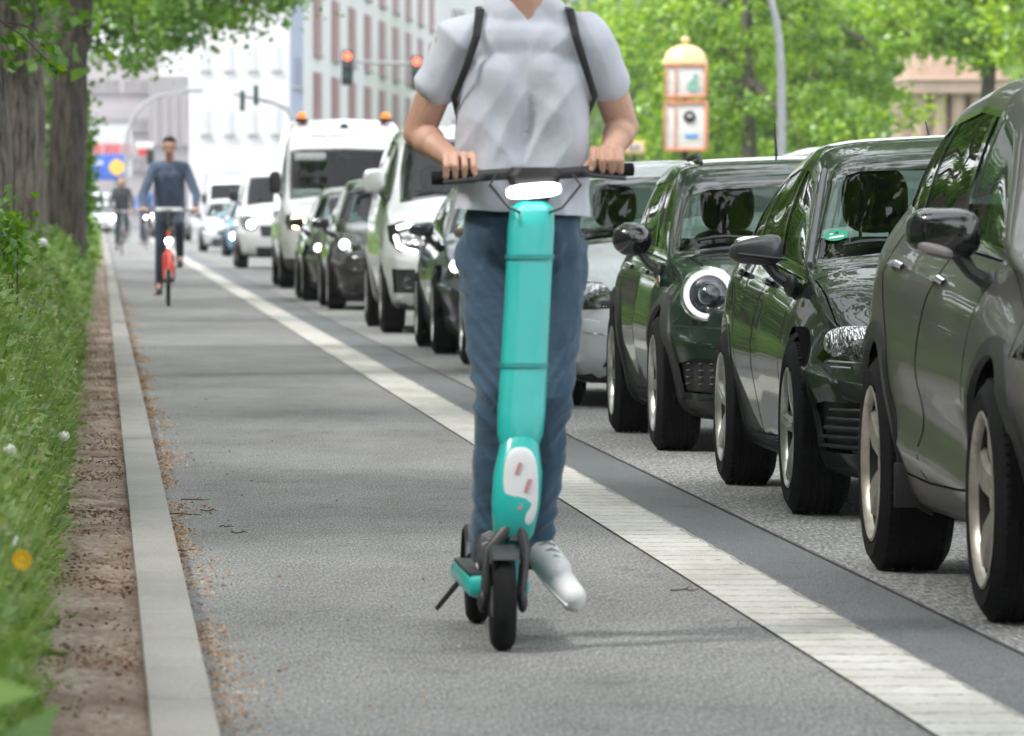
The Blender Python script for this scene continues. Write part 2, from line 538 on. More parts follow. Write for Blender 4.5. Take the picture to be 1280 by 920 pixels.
def soilmat():
    m, t, b, o = newmat('dry_soil')
    n1 = noise(t, coords(t, (1, 0.8, 1)), 38, 6, 0.75)
    n2 = noise(t, coords(t, (1, .5, 1)), 3.5, 5, 0.65)
    c1 = ramp(t, n1, [(0.3, (0.09, 0.065, 0.05)), (0.45, (0.30, 0.25, 0.215)), (0.7, (0.46, 0.405, 0.36))])
    c2 = ramp(t, n2, [(0.35, (0.60, 0.45, 0.38)), (0.62, (1.18, 1.12, 1.06))])
    mx = node(t, 'ShaderNodeMix', data_type='RGBA', blend_type='MULTIPLY'); mx.inputs[0].default_value = 1
    t.links.new(c1, mx.inputs[6]); t.links.new(c2, mx.inputs[7])
    t.links.new(mx.outputs[2], b.inputs['Base Color'])
    b.inputs['Roughness'].default_value = 0.95
    bump(t, b, n1, 1.0, 0.02)
    return m
M_soil = soilmat()
M_earth = mat('dark_earth', (0.05, 0.045, 0.03), 0.95, vary=0.4, nscale=4)

Y0, Y1 = -60, 520
def sheet(name, x0, x1, z, m, y0=Y0, y1=Y1, jit=0.0, step=None):
    vs = []; fs = []
    if step is None:
        vs = [(x0, y0, z), (x1, y0, z), (x1, y1, z), (x0, y1, z)]; fs = [(0, 1, 2, 3)]
    me = bpy.data.meshes.new(name); me.from_pydata(vs, [], fs); me.materials.append(m)
    o = bpy.data.objects.new(name, me); C.objects.link(o); o['kind'] = 'structure'
    return o
sheet('ground', -420, 420, -0.03, M_ground, -150, 820)
sheet('cycle_lane', 0.20, 1.822, 0.0, M_lane)
sheet('carriageway', 2.385, 13.2, 0.0, M_road)
sheet('pavement', -26, -6.0, 0.02, M_ground)
# worn line with a ragged right edge, then the smooth gutter strip
def ragged(name, xa, xb, z, m, amp, ya=6, yb=260, step=0.09):
    n = int((yb - ya) / step); ys = np.linspace(ya, yb, n)
    a = amp * (np.sin(ys * 7.1) * .4 + np.sin(ys * 17.3 + 1) * .3 + rng.normal(0, .5, n))
    v = np.zeros((2 * n, 3)); v[0::2, 0] = xa; v[1::2, 0] = xb + a; v[0::2, 1] = ys; v[1::2, 1] = ys; v[:, 2] = z
    i = np.arange(n - 1) * 2
    o = fastmesh(name, v, np.stack([i, i + 1, i + 3, i + 2], 1), m); o['kind'] = 'structure'
    return o
sheet('gutter_strip', 1.822, 2.385, 0.001, M_strip)
ragged('lane_line', 1.823, 2.075, 0.006, M_line, 0.006)
_g = mat('gritty_edge', (0.30, 0.29, 0.27), 0.9, vary=0.5, nscale=60)
ragged('line_edge_grit', 2.080, 2.092, 0.0035, _g, 0.004)
ragged('strip_seam', 2.376, 2.388, 0.005, mat('joint_sealant', (0.045, 0.045, 0.045), .8), 0.002, step=.2)
# kerb stones one metre long with open joints
mb = MB()
y = 8.2
while y < 330:
    dx = random.uniform(-.0006, .0006)
    mb.box((0.176 + dx, y + .498, 0.0 + random.uniform(-.0006, .0006)), (0.14, 0.991, 0.16), 0.003)
    y += 1.0
k = mb.build('kerb', M_kerb); k['kind'] = 'structure'
# soil strip: gently uneven
nx, ny = 14, 1600
xs = np.linspace(-0.62, 0.107, nx); ys = np.concatenate([np.linspace(6, 60, 1300), np.linspace(60.3, 330, 300)])
X, Yg = np.meshgrid(xs, ys)
Z = 0.052 + 0.004 * np.sin(Yg * .7 + X * 9 + np.sin(Yg * .31) * 3) + 0.004 * np.sin(Yg * 2.9 + 11 * X + np.sin(Yg * 1.1) * 2) + rng.normal(0, .0055, X.shape)
Z[:, -1] = 0.045
Z += np.clip(-0.2 - X, 0, 1) * 0.25
v = np.stack([X.ravel(), Yg.ravel(), Z.ravel()], 1)
ii = (np.arange(ny - 1)[:, None] * nx + np.arange(nx - 1)[None, :]).ravel()
soil = fastmesh('soil_strip', v, np.stack([ii, ii + 1, ii + nx + 1, ii + nx], 1), M_soil, sm=True); soil['kind'] = 'structure'
sheet('verge_earth', -6.0, -0.55, 0.10, M_earth)
sheet('island_lawn', 13.2, 120, 0.12, mat('island_turf', (0.05, 0.09, 0.02), .9, vary=.4, nscale=3))
mb = MB(); mb.box((13.1, 230, 0.05), (0.2, 580, 0.15), 0.01)
mb.build('island_kerb', M_kerb)['kind'] = 'structure'

# ------------------------------------------------------------------ foliage helpers
def leaves(P, D, size, width=0.55, fold=0.25, var=0.35):
    """folded leaf quads at points P pointing along D"""
    n = len(P)
    D = D / np.linalg.norm(D, axis=1, keepdims=True)
    r_ = rng.normal(size=(n, 3)); U = np.cross(D, r_); U /= np.linalg.norm(U, axis=1, keepdims=True) + 1e-9
    N = np.cross(D, U)
    s = size * (1 + rng.uniform(-var, var, n))[:, None] if np.isscalar(size) else size[:, None]
    a = P; b = P + D * s * .45 + U * s * width * .5 + N * s * fold * .5
    c = P + D * s; d = P + D * s * .45 - U * s * width * .5 + N * s * fold * .5
    V = np.stack([a, b, c, d], 1).reshape(-1, 3)
    F = np.arange(4 * n).reshape(n, 4)
    return V, F

def blades(P, H, wid, lean):
    """three-segment grass blades rising from P"""
    n = len(P); an = rng.uniform(0, 2 * PI, n)
    dx = np.cos(an); dy = np.sin(an); L = lean * rng.uniform(.2, 1, n)
    wx = -dy * wid; wy = dx * wid
    V = []
    for t_, w_ in ((0, 1), (.45, .8), (.8, .45), (1, .04)):
        cx = P[:, 0] + dx * L * t_ ** 2; cy = P[:, 1] + dy * L * t_ ** 2; cz = P[:, 2] + H * t_ * (1 - .12 * t_)
        V.append(np.stack([cx - wx * w_, cy - wy * w_, cz], 1)); V.append(np.stack([cx + wx * w_, cy + wy * w_, cz], 1))
    V = np.stack(V, 1).reshape(-1, 3)
    b = np.arange(n)[:, None] * 8
    F = np.concatenate([b + np.array([[0, 1, 3, 2]]), b + np.array([[2, 3, 5, 4]]), b + np.array([[4, 5, 7, 6]])], 0)
    return V, F

def hgt(x, y):
    d = np.clip(-0.14 - x, 0, None)
    return (0.93 * (1 - np.exp(-d / 0.22))) * (0.86 + .10 * np.sin(y * .9) + .07 * np.sin(y * 2.7 + x * 3)) + 0.02

M_weed = leafmat('weed_leaves', [(0.035, 0.09, 0.014), (0.09, 0.19, 0.03), (0.17, 0.30, 0.055), (0.34, 0.46, 0.16)], 0.4)
M_grass = leafmat('grass_blades', [(0.06, 0.13, 0.02), (0.14, 0.25, 0.04), (0.27, 0.38, 0.10), (0.46, 0.50, 0.25)], 0.4)
M_lime = leafmat('lime_leaves', [(0.025, 0.08, 0.006), (0.065, 0.17, 0.010), (0.13, 0.29, 0.018), (0.28, 0.46, 0.04)], 0.5)
M_bark = barkmat('old_bark', (0.030, 0.024, 0.019), (0.25, 0.215, 0.18))

def verge(y0, y1, nL, nB, ls, xw, wb):
    # broad leaves fill the volume of the weeds, blades stand through them
    y = rng.uniform(y0, y1, nL); x = -0.185 - np.abs(rng.beta(1.0, 1.5, nL)) * xw - 0.03 * np.sin(y * 3.1) - .02 * np.sin(y * 9)
    h = hgt(x, y); z = 0.05 + h * np.clip(rng.beta(2.2, 1.0, nL) * rng.uniform(.85, 1.12, nL), 0, 1.2)
    D = np.stack([rng.normal(.35, .7, nL), rng.normal(-.2, .7, nL), rng.normal(.25, .5, nL)], 1)
    V1, F1 = leaves(np.stack([x, y, z], 1), D, ls * rng.uniform(.5, 1.6, nL) ** 1.3, .5, .3)
    y = rng.uniform(y0, y1, nB); x = -0.17 - np.abs(rng.beta(1.0, 1.4, nB)) * xw
    H = hgt(x, y) * rng.uniform(.65, 1.38, nB)
    V2, F2 = blades(np.stack([x, y, np.full(nB, .05)], 1), H, wb, .22)
    return V1, F1, V2, F2
parts = [verge(10.5, 18, 18000, 12000, .038, .9, .0020), verge(18, 34, 52000, 34000, .040, 1.1, .0018), verge(34, 60, 42000, 13000, .05, 1.6, .003), verge(60, 110, 32000, 9000, .085, 2.6, .006), verge(110, 330, 26000, 6000, .18, 4, .015),
         verge(-25, 10.5, 14000, 4000, .12, 3.0, .008)]
# low sprouts creeping over the soil strip
n = 2600; y = rng.uniform(14, 60, n); cl = np.sin(y * 2.3) + np.sin(y * 5.9 + 1) + rng.normal(0, .6, n); x = -0.17 + .03 * cl + rng.uniform(-.04, .04, n)
D = np.stack([rng.normal(0, 1, n), rng.normal(0, 1, n), rng.uniform(.1, .9, n)], 1)
Vs, Fs = leaves(np.stack([x, y, np.full(n, .055)], 1), D, .022 * rng.uniform(.6, 1.6, n), .5, .2)
Vs_, Fs_, md, off = [], [], [], 0
for V1, F1, V2, F2 in parts:
    for V_, F_, k in ((V1, F1, 0), (V2, F2, 1)):
        Vs_.append(V_); Fs_.append(F_ + off); md.append(np.full(len(F_), k)); off += len(V_)
Vs_.append(Vs); Fs_.append(Fs + off); md.append(np.zeros(len(Fs)))
gr = fastmesh('grass', np.concatenate(Vs_), np.concatenate(Fs_), [M_weed, M_grass], midx=np.concatenate(md))
tag(gr, 'tall green grass and weeds growing along the soil strip beside the kerb', 'grass', kind='stuff')

# thin stalks with pale seed tops arching over the soil, and tiny white flowers
n = 900; y = 13 + 60 * rng.beta(1, 2, n); x = -.20 - rng.uniform(0, .5, n) ** 1.3; H = hgt(x, y) * rng.uniform(1.0, 1.3, n) + .04
V1, F1 = blades(np.stack([x, y, np.full(n, .05)], 1), H, .0011, .30)
tips = V1.reshape(n, 8, 3)[:, 7]
Pn = np.repeat(tips, 5, 0) + rng.normal(0, .006, (n * 5, 3)) * np.array([1, 1, 1.8]); V2, F2 = leaves(Pn, rng.normal(size=(n * 5, 3)), .011, .6, .2)
k = 260; y = 12 + 55 * rng.beta(1, 1.8, k); x = -.20 - rng.uniform(0, .4, k); Pf = np.stack([x, y, .05 + hgt(x, y) * rng.uniform(.75, 1.1, k)], 1)
Pf = np.repeat(Pf, 5, 0); an = np.tile(np.arange(5) * 2 * PI / 5, k); V3_, F3_ = leaves(Pf, np.stack([np.cos(an), np.full(5 * k, -.4), np.sin(an)], 1), .0085, .7, .1)
M_seedtop = leafmat('seed_tops', [(0.20, 0.24, 0.08), (0.34, 0.34, 0.16), (0.45, 0.40, 0.25)], .3); M_wflow = mat('tiny_white_petals', (.75, .75, .74), .8)
o = fastmesh('flowering_weeds', np.concatenate([V1, V2, V3_]), np.concatenate([F1, F2 + len(V1), F3_ + len(V1) + len(V2)]), [M_grass, M_seedtop, M_wflow], midx=np.concatenate([np.zeros(len(F1)), np.ones(len(F2)), np.full(len(F3_), 2)]))
tag(o, 'thin seeding stalks and tiny white flowers standing above the grass of the verge', 'weeds', kind='stuff')

# wood chips and blossom litter
def chips(x, y, z, sz, flat=.25):
    n = len(x); D = np.stack([rng.normal(size=n), rng.normal(size=n), rng.normal(0, flat, n)], 1)
    return leaves(np.stack([x, y, z], 1), D, sz, .5, .12)
M_litter = leafmat('brown_litter', [(0.06, 0.03, 0.018), (0.13, 0.065, 0.04), (0.25, 0.13, 0.075), (0.42, 0.34, 0.26)], 0.1)
n = 42000; y = 11 + 75 * rng.beta(1, 1.6, n); x = rng.uniform(-.22, .10, n)
ok = (np.sin(y * 1.7) + np.sin(y * 4.1 + 3 * x) + np.sin(y * 9 - 8 * x) * .7 + rng.normal(0, .8, n) > .75); x, y = x[ok], y[ok]
V1, F1 = chips(x, y, np.full(len(x), .062), .011 * rng.uniform(.3, 2.0, len(x)))
o = fastmesh('soil_litter', V1, F1, M_litter); tag(o, 'brown bark chips and dry litter on the bare soil strip', 'litter', kind='stuff')
n = 15000; y = 11 + 110 * rng.beta(1.1, 2.2, n); x = 0.255 + np.abs(rng.normal(0, .055, n)) * (1 + .35 * np.sin(y * 1.3))
ok = (np.sin(y * .9) + np.sin(y * 2.6) + rng.normal(0, .8, n) > -.3); x, y = x[ok], y[ok]
V1, F1 = chips(x, y, np.full(len(x), .004), .009 * rng.uniform(.4, 2.1, len(x)), .15)
n = 420; y = 11 + 60 * rng.beta(1, 2, n); x = .26 + 1.5 * rng.beta(.7, 3, n)
V2, F2 = chips(x, y, np.full(n, .004), .011 * rng.uniform(.5, 1.8, n), .1)
M_petal = leafmat('dry_blossom', [(0.20, 0.09, 0.03), (0.42, 0.20, 0.08), (0.50, 0.30, 0.16), (0.60, 0.52, 0.42)], 0.1)
o = fastmesh('kerbside_litter', np.concatenate([V1, V2]), np.concatenate([F1, F2 + len(V1)]), M_petal)
tag(o, 'orange brown blossom litter drifted along the kerb on the cycle lane', 'litter', kind='stuff')
# twigs: each is a thing
M_twig = mat('twig_bark', (0.07, 0.045, 0.03), .9)
tw = [(225, 645, .17, .1), (245, 627, .13, -.4), (262, 640, .1, .9), (232, 690, .06, .3), (855, 740, .09, .1), (283, 660, .05, 0), (130, 590, .12, .2), (300, 668, .06, .15)]
for i, (px, py, L_, a) in enumerate(tw):
    d = FPX * HC / (py - VY); p = PT(px, py, d); q = [Vector((p.x + (k - 2) / 4 * L_ * math.cos(a) + random.uniform(-.004, .004), p.y + (k - 2) / 4 * L_ * math.sin(a), .004 + (0.06 if px < 185 else 0) + random.uniform(0, .006))) for k in range(5)]
    mb = MB(); mb.tube(q, [.0028, .0026, .0024, .002, .001], 6); mb.tube([q[2], q[2] + Vector((.02, .03, .008))], [.0018, .0008], 5)
    o = mb.build('twig', M_twig)
    tag(o, ['long brown twig pointing away from the kerb beside the blossom litter', 'crooked twig behind the long one near the kerb', 'short twig lying almost along the lane near the kerb litter', 'tiny twig against the kerb edge in front of the litter', 'thin twig lying alone on asphalt beside the white lane line', 'short twig lying further out on the lane than the litter', 'brown twig lying on the bare soil left of the kerb', 'small twig farthest from the kerb on bare asphalt'][i], 'twig', group='twigs scattered on the lane and soil')

# ------------------------------------------------------------------ trees
def limb(mb, p, q, r0, r1, wig=.08, n=6):
    p, q = Vector(p), Vector(q); L = (q - p).length
    pts = [p.lerp(q, k / n) + Vector((random.gauss(0, wig), random.gauss(0, wig), random.gauss(0, wig * .5))) * L * .25 * (0 < k < n) for k in range(n + 1)]
    mb.tube(pts, [r0 + (r1 - r0) * k / n for k in range(n + 1)], 9)
    return pts

def tree(name, label, base, tr, th, blobs, nl, ls, mleaf, group, lean=(0, 0), mbark=None, cat='tree', basal=None):
    """blobs: (cx,cy,cz, rx,ry,rz) in local coordinates; leaves gather in clumps near the blob shells"""
    t = thing(name, label, cat, base, 0, group)
    mb = MB(); b = Vector((0, 0, -.1)); top = Vector((lean[0], lean[1], th))
    n = 9; pts = [b.lerp(top, k / n) + Vector((random.gauss(0, tr * .12), random.gauss(0, tr * .12), 0)) * (k > 0) for k in range(n + 1)]
    i0 = len(mb.v)
    mb.tube(pts, [tr * (1.35 if k == 0 else 1.08 if k == 1 else 1 - .35 * k / n) for k in range(n + 1)], 18)
    for i in range(i0, len(mb.v)):   # furrowed, not round
        v = Vector(mb.v[i]); c = pts[min(n, (i - i0) // 18)]; a = math.atan2(v.y - c.y, v.x - c.x)
        f = 1 + .07 * math.sin(a * 5 + v.z * .6) + .04 * math.sin(a * 9 + 1)
        mb.v[i] = (c.x + (v.x - c.x) * f, c.y + (v.y - c.y) * f, v.z)
    P = []; D = []
    tot = sum((bl[3] * bl[4] * bl[5]) ** .67 for bl in blobs)
    for bl in blobs:
        c = Vector(bl[:3]); st = pts[-1] if c.z > th * .8 else pts[max(3, int(n * .7))]
        q = limb(mb, st, c, tr * .42, tr * .12)
        for _ in range(5):
            e = c + Vector((random.uniform(-1, 1) * bl[3], random.uniform(-1, 1) * bl[4], random.uniform(-.8, .8) * bl[5])) * .75
            limb(mb, random.choice(q[2:]), e, tr * .13, tr * .03, .12, 5)
        k = int(nl * (bl[3] * bl[4] * bl[5]) ** .67 / tot)
        nc = max(10, k // 55)
        u = rng.normal(size=(nc, 3)); u /= np.linalg.norm(u, axis=1, keepdims=True)
        u *= (rng.uniform(.25, 1.1, nc) ** .6)[:, None]
        cc = np.array(bl[:3]) + u * np.array(bl[3:6])
        idx = rng.integers(0, nc, k)
        mr = (bl[3] + bl[4] + bl[5]) / 3
        sp = rng.uniform(.08, .26, nc)[idx] * mr
        off = rng.normal(size=(k, 3)) * np.array([1, 1, .55]) * sp[:, None]
        P.append(cc[idx] + off); D.append(rng.normal(size=(k, 3)) * np.array([1, 1, .6]) + np.array([0, 0, -.45]))
    if basal:
        k = int(basal[0]); zz = rng.uniform(basal[2], basal[3], k); an = rng.uniform(0, 2 * PI, k); rr = np.abs(rng.normal(0, basal[1], k)) + tr * .8
        cx = np.interp(zz, [0, th], [0, lean[0]]); cy = np.interp(zz, [0, th], [0, lean[1]])
        P.append(np.stack([cx + rr * np.cos(an) * (1 + .5 * np.sin(zz * 3)), cy + rr * np.sin(an), zz], 1)); D.append(rng.normal(size=(k, 3)) + np.array([0, 0, -.2]))
    mb.build('trunk', mbark or M_bark, t)
    P = np.concatenate(P); D = np.concatenate(D)
    V, F = leaves(P, D, ls * rng.uniform(.6, 1.35, len(P)), .8, .25)
    fastmesh('crown', V, F, mleaf, t)
    return t

GL = 'street trees standing in the grass verge'
ytr = [44, 66, 88, 112, 140, 172, 210]
labs = ['nearest tree at the left edge with rough furrowed bark', 'second tree trunk from the left edge with sprouts above the weeds', 'third tree with a dark trunk leaning right over the verge',
        'tree behind the leaning trunk with bright sprouts around its stem', 'fifth tree along the verge behind the sprouting one', 'sixth tree along the verge, crown over the far cyclists', 'farthest tree of the verge near the blue billboard']
def crown(spread, z0, z1, n=7, reach=2.6, yr=6):
    bl = []
    for _ in range(n):
        bl.append((random.uniform(-spread, spread * .8), random.uniform(-yr, yr) * .7, random.uniform(z0 + 1.3, z1), random.uniform(1.2, 2.4), random.uniform(1.6, 2.6), random.uniform(1.0, 1.8)))
    return bl
# nearest trunk
tree('lime_tree', labs[0], (PT(-22, 262, 44).x, 44, .1), .22, 6.5, crown(3.2, 5.5, 9, 8), 12000, .14, M_lime, GL, (-.15, .3), basal=(160, .22, 2.4, 4))
tree('lime_tree', labs[1], (PT(33, 262, 66).x, 66, .1), .215, 6.5, crown(3.2, 5.2, 9, 8), 13000, .14, M_lime, GL, (-.1, .2), basal=(420, .30, 2.5, 4.2))
tree('lime_tree', labs[2], (PT(67, 262, 88).x, 88, .1), .27, 7.0, crown(3.5, 5.2, 9, 7) + [(1.6, -2, 4.9, 1.5, 2, .8), (2.5, 1, 5.1, 1.3, 2, .8)], 17000, .15, M_lime, GL, (.55, .3), mbark=barkmat('dark_bark', (0.022, 0.017, 0.013), (0.13, 0.108, 0.09)))
tree('lime_tree', labs[3], (PT(72, 262, 116).x, 116, .1), .24, 7.0, [(1.4, -4, 4.3, 1.0, 2.4, .75), (2.3, -2, 4.8, 1.2, 2.4, .85), (3.4, -3, 4.7, 1.05, 2.2, .75), (.5, -2, 4.7, 1.1, 2.4, .9), (2.8, 0, 5.6, 2.0, 2.6, 1.2), (1.4, 2, 5.8, 1.8, 2.6, 1.3)] + crown(3.2, 5.6, 9.5, 6), 30000, .13, M_lime, GL, (.3, 0), basal=(1500, .16, .4, 4.0))
for i, yy in enumerate(ytr[4:]):
    tree('lime_tree', labs[4 + i], (-1.3, yy, .1), .25, 7.0, crown(3.0, 6.0, 10, 8), 7000, .22, M_lime, GL)
# trees behind the camera are only seen mirrored in the paintwork and glass
BT = [(-3.4, 22, 'left of the parked cars, off the verge'), (-4, 2, 'on the verge left of the camera'), (-3.6, -14, 'on the verge just behind the camera'), (9.5, -14, 'over the road behind the camera'),
      (5.5, -30, 'in the middle of the row behind the camera'), (-4, -30, 'second on the verge behind the camera'), (15, -32, 'at the right of the row behind the camera'), (0.5, -40, 'far back in the row behind the camera'), (10, -44, 'far back on the right behind the camera'), (22, -40, 'outermost on the right behind the camera'), (-12, -36, 'outermost on the left behind the camera')]
for i, (xx, yy, w_) in enumerate(BT):
    lowc = [(random.uniform(-2, 2), random.uniform(-2, 2), random.uniform(1.2, 2.2), 2.4, 1.8, 1.5) for _ in range(3)] if i > 3 else []
    tree('roadside_tree', 'leafy tree standing ' + w_, (xx, yy, .1), .24, 5.5, crown(3.4, 3.6, 10, 8) + lowc, 5000, .36, M_lime, 'trees around the camera, outside the view')

# the closed canopy over lane and cars starts just above the view; it is what the paintwork and glass mirror
CAN = [(-3.6, 34, 'off the verge left of the queue'), (-3.4, 52, 'off the verge left of the two vans'), (-3.6, 12, 'off the verge near the camera'), (-3.6, 78, 'off the verge left of the tall white van'), (-3.8, 99, 'off the verge behind the tall white van'), (-4.2, 119, 'off the verge beside the small white van'), (15.0, 24, 'on the island right of the nearest cars'), (15.0, 48, 'on the island right of the middle cars'), (15.2, 74, 'on the island right of the vans')]
for i, (xx, yy, w_) in enumerate(CAN):
    sg = 1 if xx < 0 else -1
    bl = [(sg * random.uniform(0, 9.5 if yy < 90 else 8.0), random.uniform(-8, 8), random.uniform(6.8, 10.5), random.uniform(1.6, 2.4), random.uniform(1.6, 2.6), random.uniform(.8, 1.5)) for _ in range(15)]
    if sg > 0: bl += [(random.uniform(-1.8, -.6), random.uniform(-9, 9), random.uniform(3.8, 6.4), 1.4, 2.4, 1.4) for _ in range(6)]  # low clumps out of view, added to screen bright sky from the car sides
    tree('avenue_tree', 'wide avenue tree standing ' + w_, (xx, yy, .1), .28, 6.6, bl, 15000, .22, M_lime, 'wide avenue trees outside the view')
n = 48000; y = rng.uniform(-30, 260, n); x = -6.2 + rng.normal(0, .55, n); z = .1 + rng.uniform(0, 1, n) ** .8 * (5.2 + .7 * np.sin(y * .5) + .5 * np.sin(y * 1.3))  # hedge added out of view so the car sides mirror leaves, not sky
V, F = leaves(np.stack([x, y, z], 1), rng.normal(size=(n, 3)), .26, .8, .2)
hg = fastmesh('hedge', V, F, leafmat('shrub_leaves', [(0.03, 0.09, 0.008), (0.07, 0.17, 0.015), (0.13, 0.26, 0.025)], .4)); tag(hg, 'unseen tall shrub hedge added on the left for green reflections in the cars', 'hedge')

# the leafy shoots that hang in front of the nearest trunk
tt = [o for o in bpy.data.objects if o.get('label') == labs[0]][0]
mb = MB(); P = []; D = []
for (px, py, d) in [(20, 55, 36), (40, 42, 36), (52, 55, 36), (47, 70, 36), (62, 80, 36), (8, 72, 36), (2, 45, 36), (12, 78, 36), (58, 60, 36.3), (68, 88, 36), (30, 38, 36.2), (5, 60, 36.5)]:
    for _ in range(3):
        p = PT(px + random.uniform(-5, 5), py + random.uniform(-5, 5), d) - Vector(tt.location); P.append(p); D.append((random.uniform(.1, 1), random.uniform(-.6, .2), random.uniform(-1, -.1)))
V, F = leaves(np.array(P), np.array(D), .07, .85, .2)
sh = fastmesh('hanging_leaves', V, F, M_lime, tt)
for a_, b_ in (((-8, 20), (66, 84)), ((-8, 40), (20, 76)), ((10, 28), (56, 50))):
    p = PT(a_[0], a_[1], 36.2) - Vector(tt.location); q = PT(b_[0], b_[1], 36) - Vector(tt.location); mb.tube([p, p.lerp(q, .5) + Vector((0, 0, .03)), q], [.006, .004, .002], 6)
mb.build('shoot', M_twig, sh)

# sucker shrubs at the foot of the trunks
for i, (px, py, d, r_, k, zs) in enumerate([(2, 312, 30, .11, 300, .22), (14, 300, 40, .14, 260, .2), (99, 205, 104, .20, 1900, 1.1)]):
    p = PT(px, py, d); z0 = .05
    t = thing('sucker_shrub', ['bright green sucker shrub at the left edge above the weeds', 'small leafy shrub before the tree trunks', 'tall narrow bright green shrub right of the leaning trunk'][i], 'shrub', (p.x, p.y, z0))
    h = p.z - z0
    mb = MB()
    for _ in range(5): mb.tube([(random.uniform(-.05, .05), random.uniform(-.1, .1), -.05), (random.uniform(-.1, .1), random.uniform(-.1, .1), h * .5), (random.uniform(-r_, r_) * .7, random.uniform(-r_, r_) * .7, h)], [.01, .008, .003], 6)
    mb.build('stem', M_twig, t)
    P = np.stack([rng.normal(0, r_ * .55, k), rng.normal(0, r_, k), h + rng.normal(0, zs * .5, k) - (0 if i < 2 else .2)], 1)
    V, F = leaves(P, rng.normal(size=(k, 3)) + np.array([0, 0, -.3]), (.055 if i < 2 else .12) * rng.uniform(.6, 1.3, k), .85, .2)
    fastmesh('foliage', V, F, M_lime, t)

# dandelions
M_stalk = mat('flower_stalk', (0.12, 0.2, 0.05), .7)
M_yel = mat('dandelion_yellow', (0.85, 0.52, 0.02), .8)
M_puff = mat('seed_fluff', (0.75, 0.75, 0.72), .95)
fl = [(27, 700, 14.3, 'y'), (13, 676, 15.2, 'p'), (8, 778, 14.2, 'p'), (54, 303, 34, 'p'), (12, 563, 18.5, 'p'), (80, 545, 22.5, 'p')]
fll = ['yellow dandelion flower among the weeds at the left edge', 'white seed head just left of the yellow dandelion', 'large blurred seed head low at the left edge below the dandelion', 'seed head standing above the grass before the tree trunks',
       'small seed head at the left edge above the yellow dandelion', 'seed head leaning out over the bare soil']
for i, (px, py, d, kd) in enumerate(fl):
    p = PT(px, py, d); t = thing('dandelion', fll[i], 'flower', (p.x - .02, p.y, .05), 0, 'dandelions in the verge')
    q = Vector((.02, 0, p.z - .05)); mb = MB(); mb.tube([(0, 0, 0), (.005, 0, q.z * .5), q], [.003, .0025, .002], 6); mb.build('stalk', M_stalk, t)
    if kd == 'y':
        mb = MB()
        for k in range(46):
            a = k * 2.399; r0 = .004 + .011 * (k / 46) ** .5; c = q + Vector((r0 * math.cos(a), -.008 + (k / 46) * .01, r0 * math.sin(a)))
            e = c + Vector((math.cos(a) * .009, -.003, math.sin(a) * .009)); u = Vector((-math.sin(a), 0, math.cos(a))) * .0025
            mb.add([c - u, c + u, e + u, e - u], [(0, 1, 2, 3)])
        mb.ell(q, (.012, .008, .012), 10, 6)
        mb.build('flower_head', M_yel, t)
    else:
        mb = MB(); r_ = .019 if i != 3 else .028
        for k in range(110):
            u = Vector(rng.normal(size=3)).normalized(); e = q + u * r_; w = u.cross(Vector((.3, .5, .8))).normalized() * .0035; w2 = u.cross(w)
            mb.add([e - w, e + w2, e + w, e - w2], [(0, 1, 2, 3)])
        mb.ell(q, (r_ * .7,) * 3, 10, 8)
        mb.build('seed_head', M_puff, t)
# ------------------------------------------------------------------ vehicles
def sstep(a, b, x):
    t = np.clip((x - a) / (b - a), 0, 1); return t * t * (3 - 2 * t)

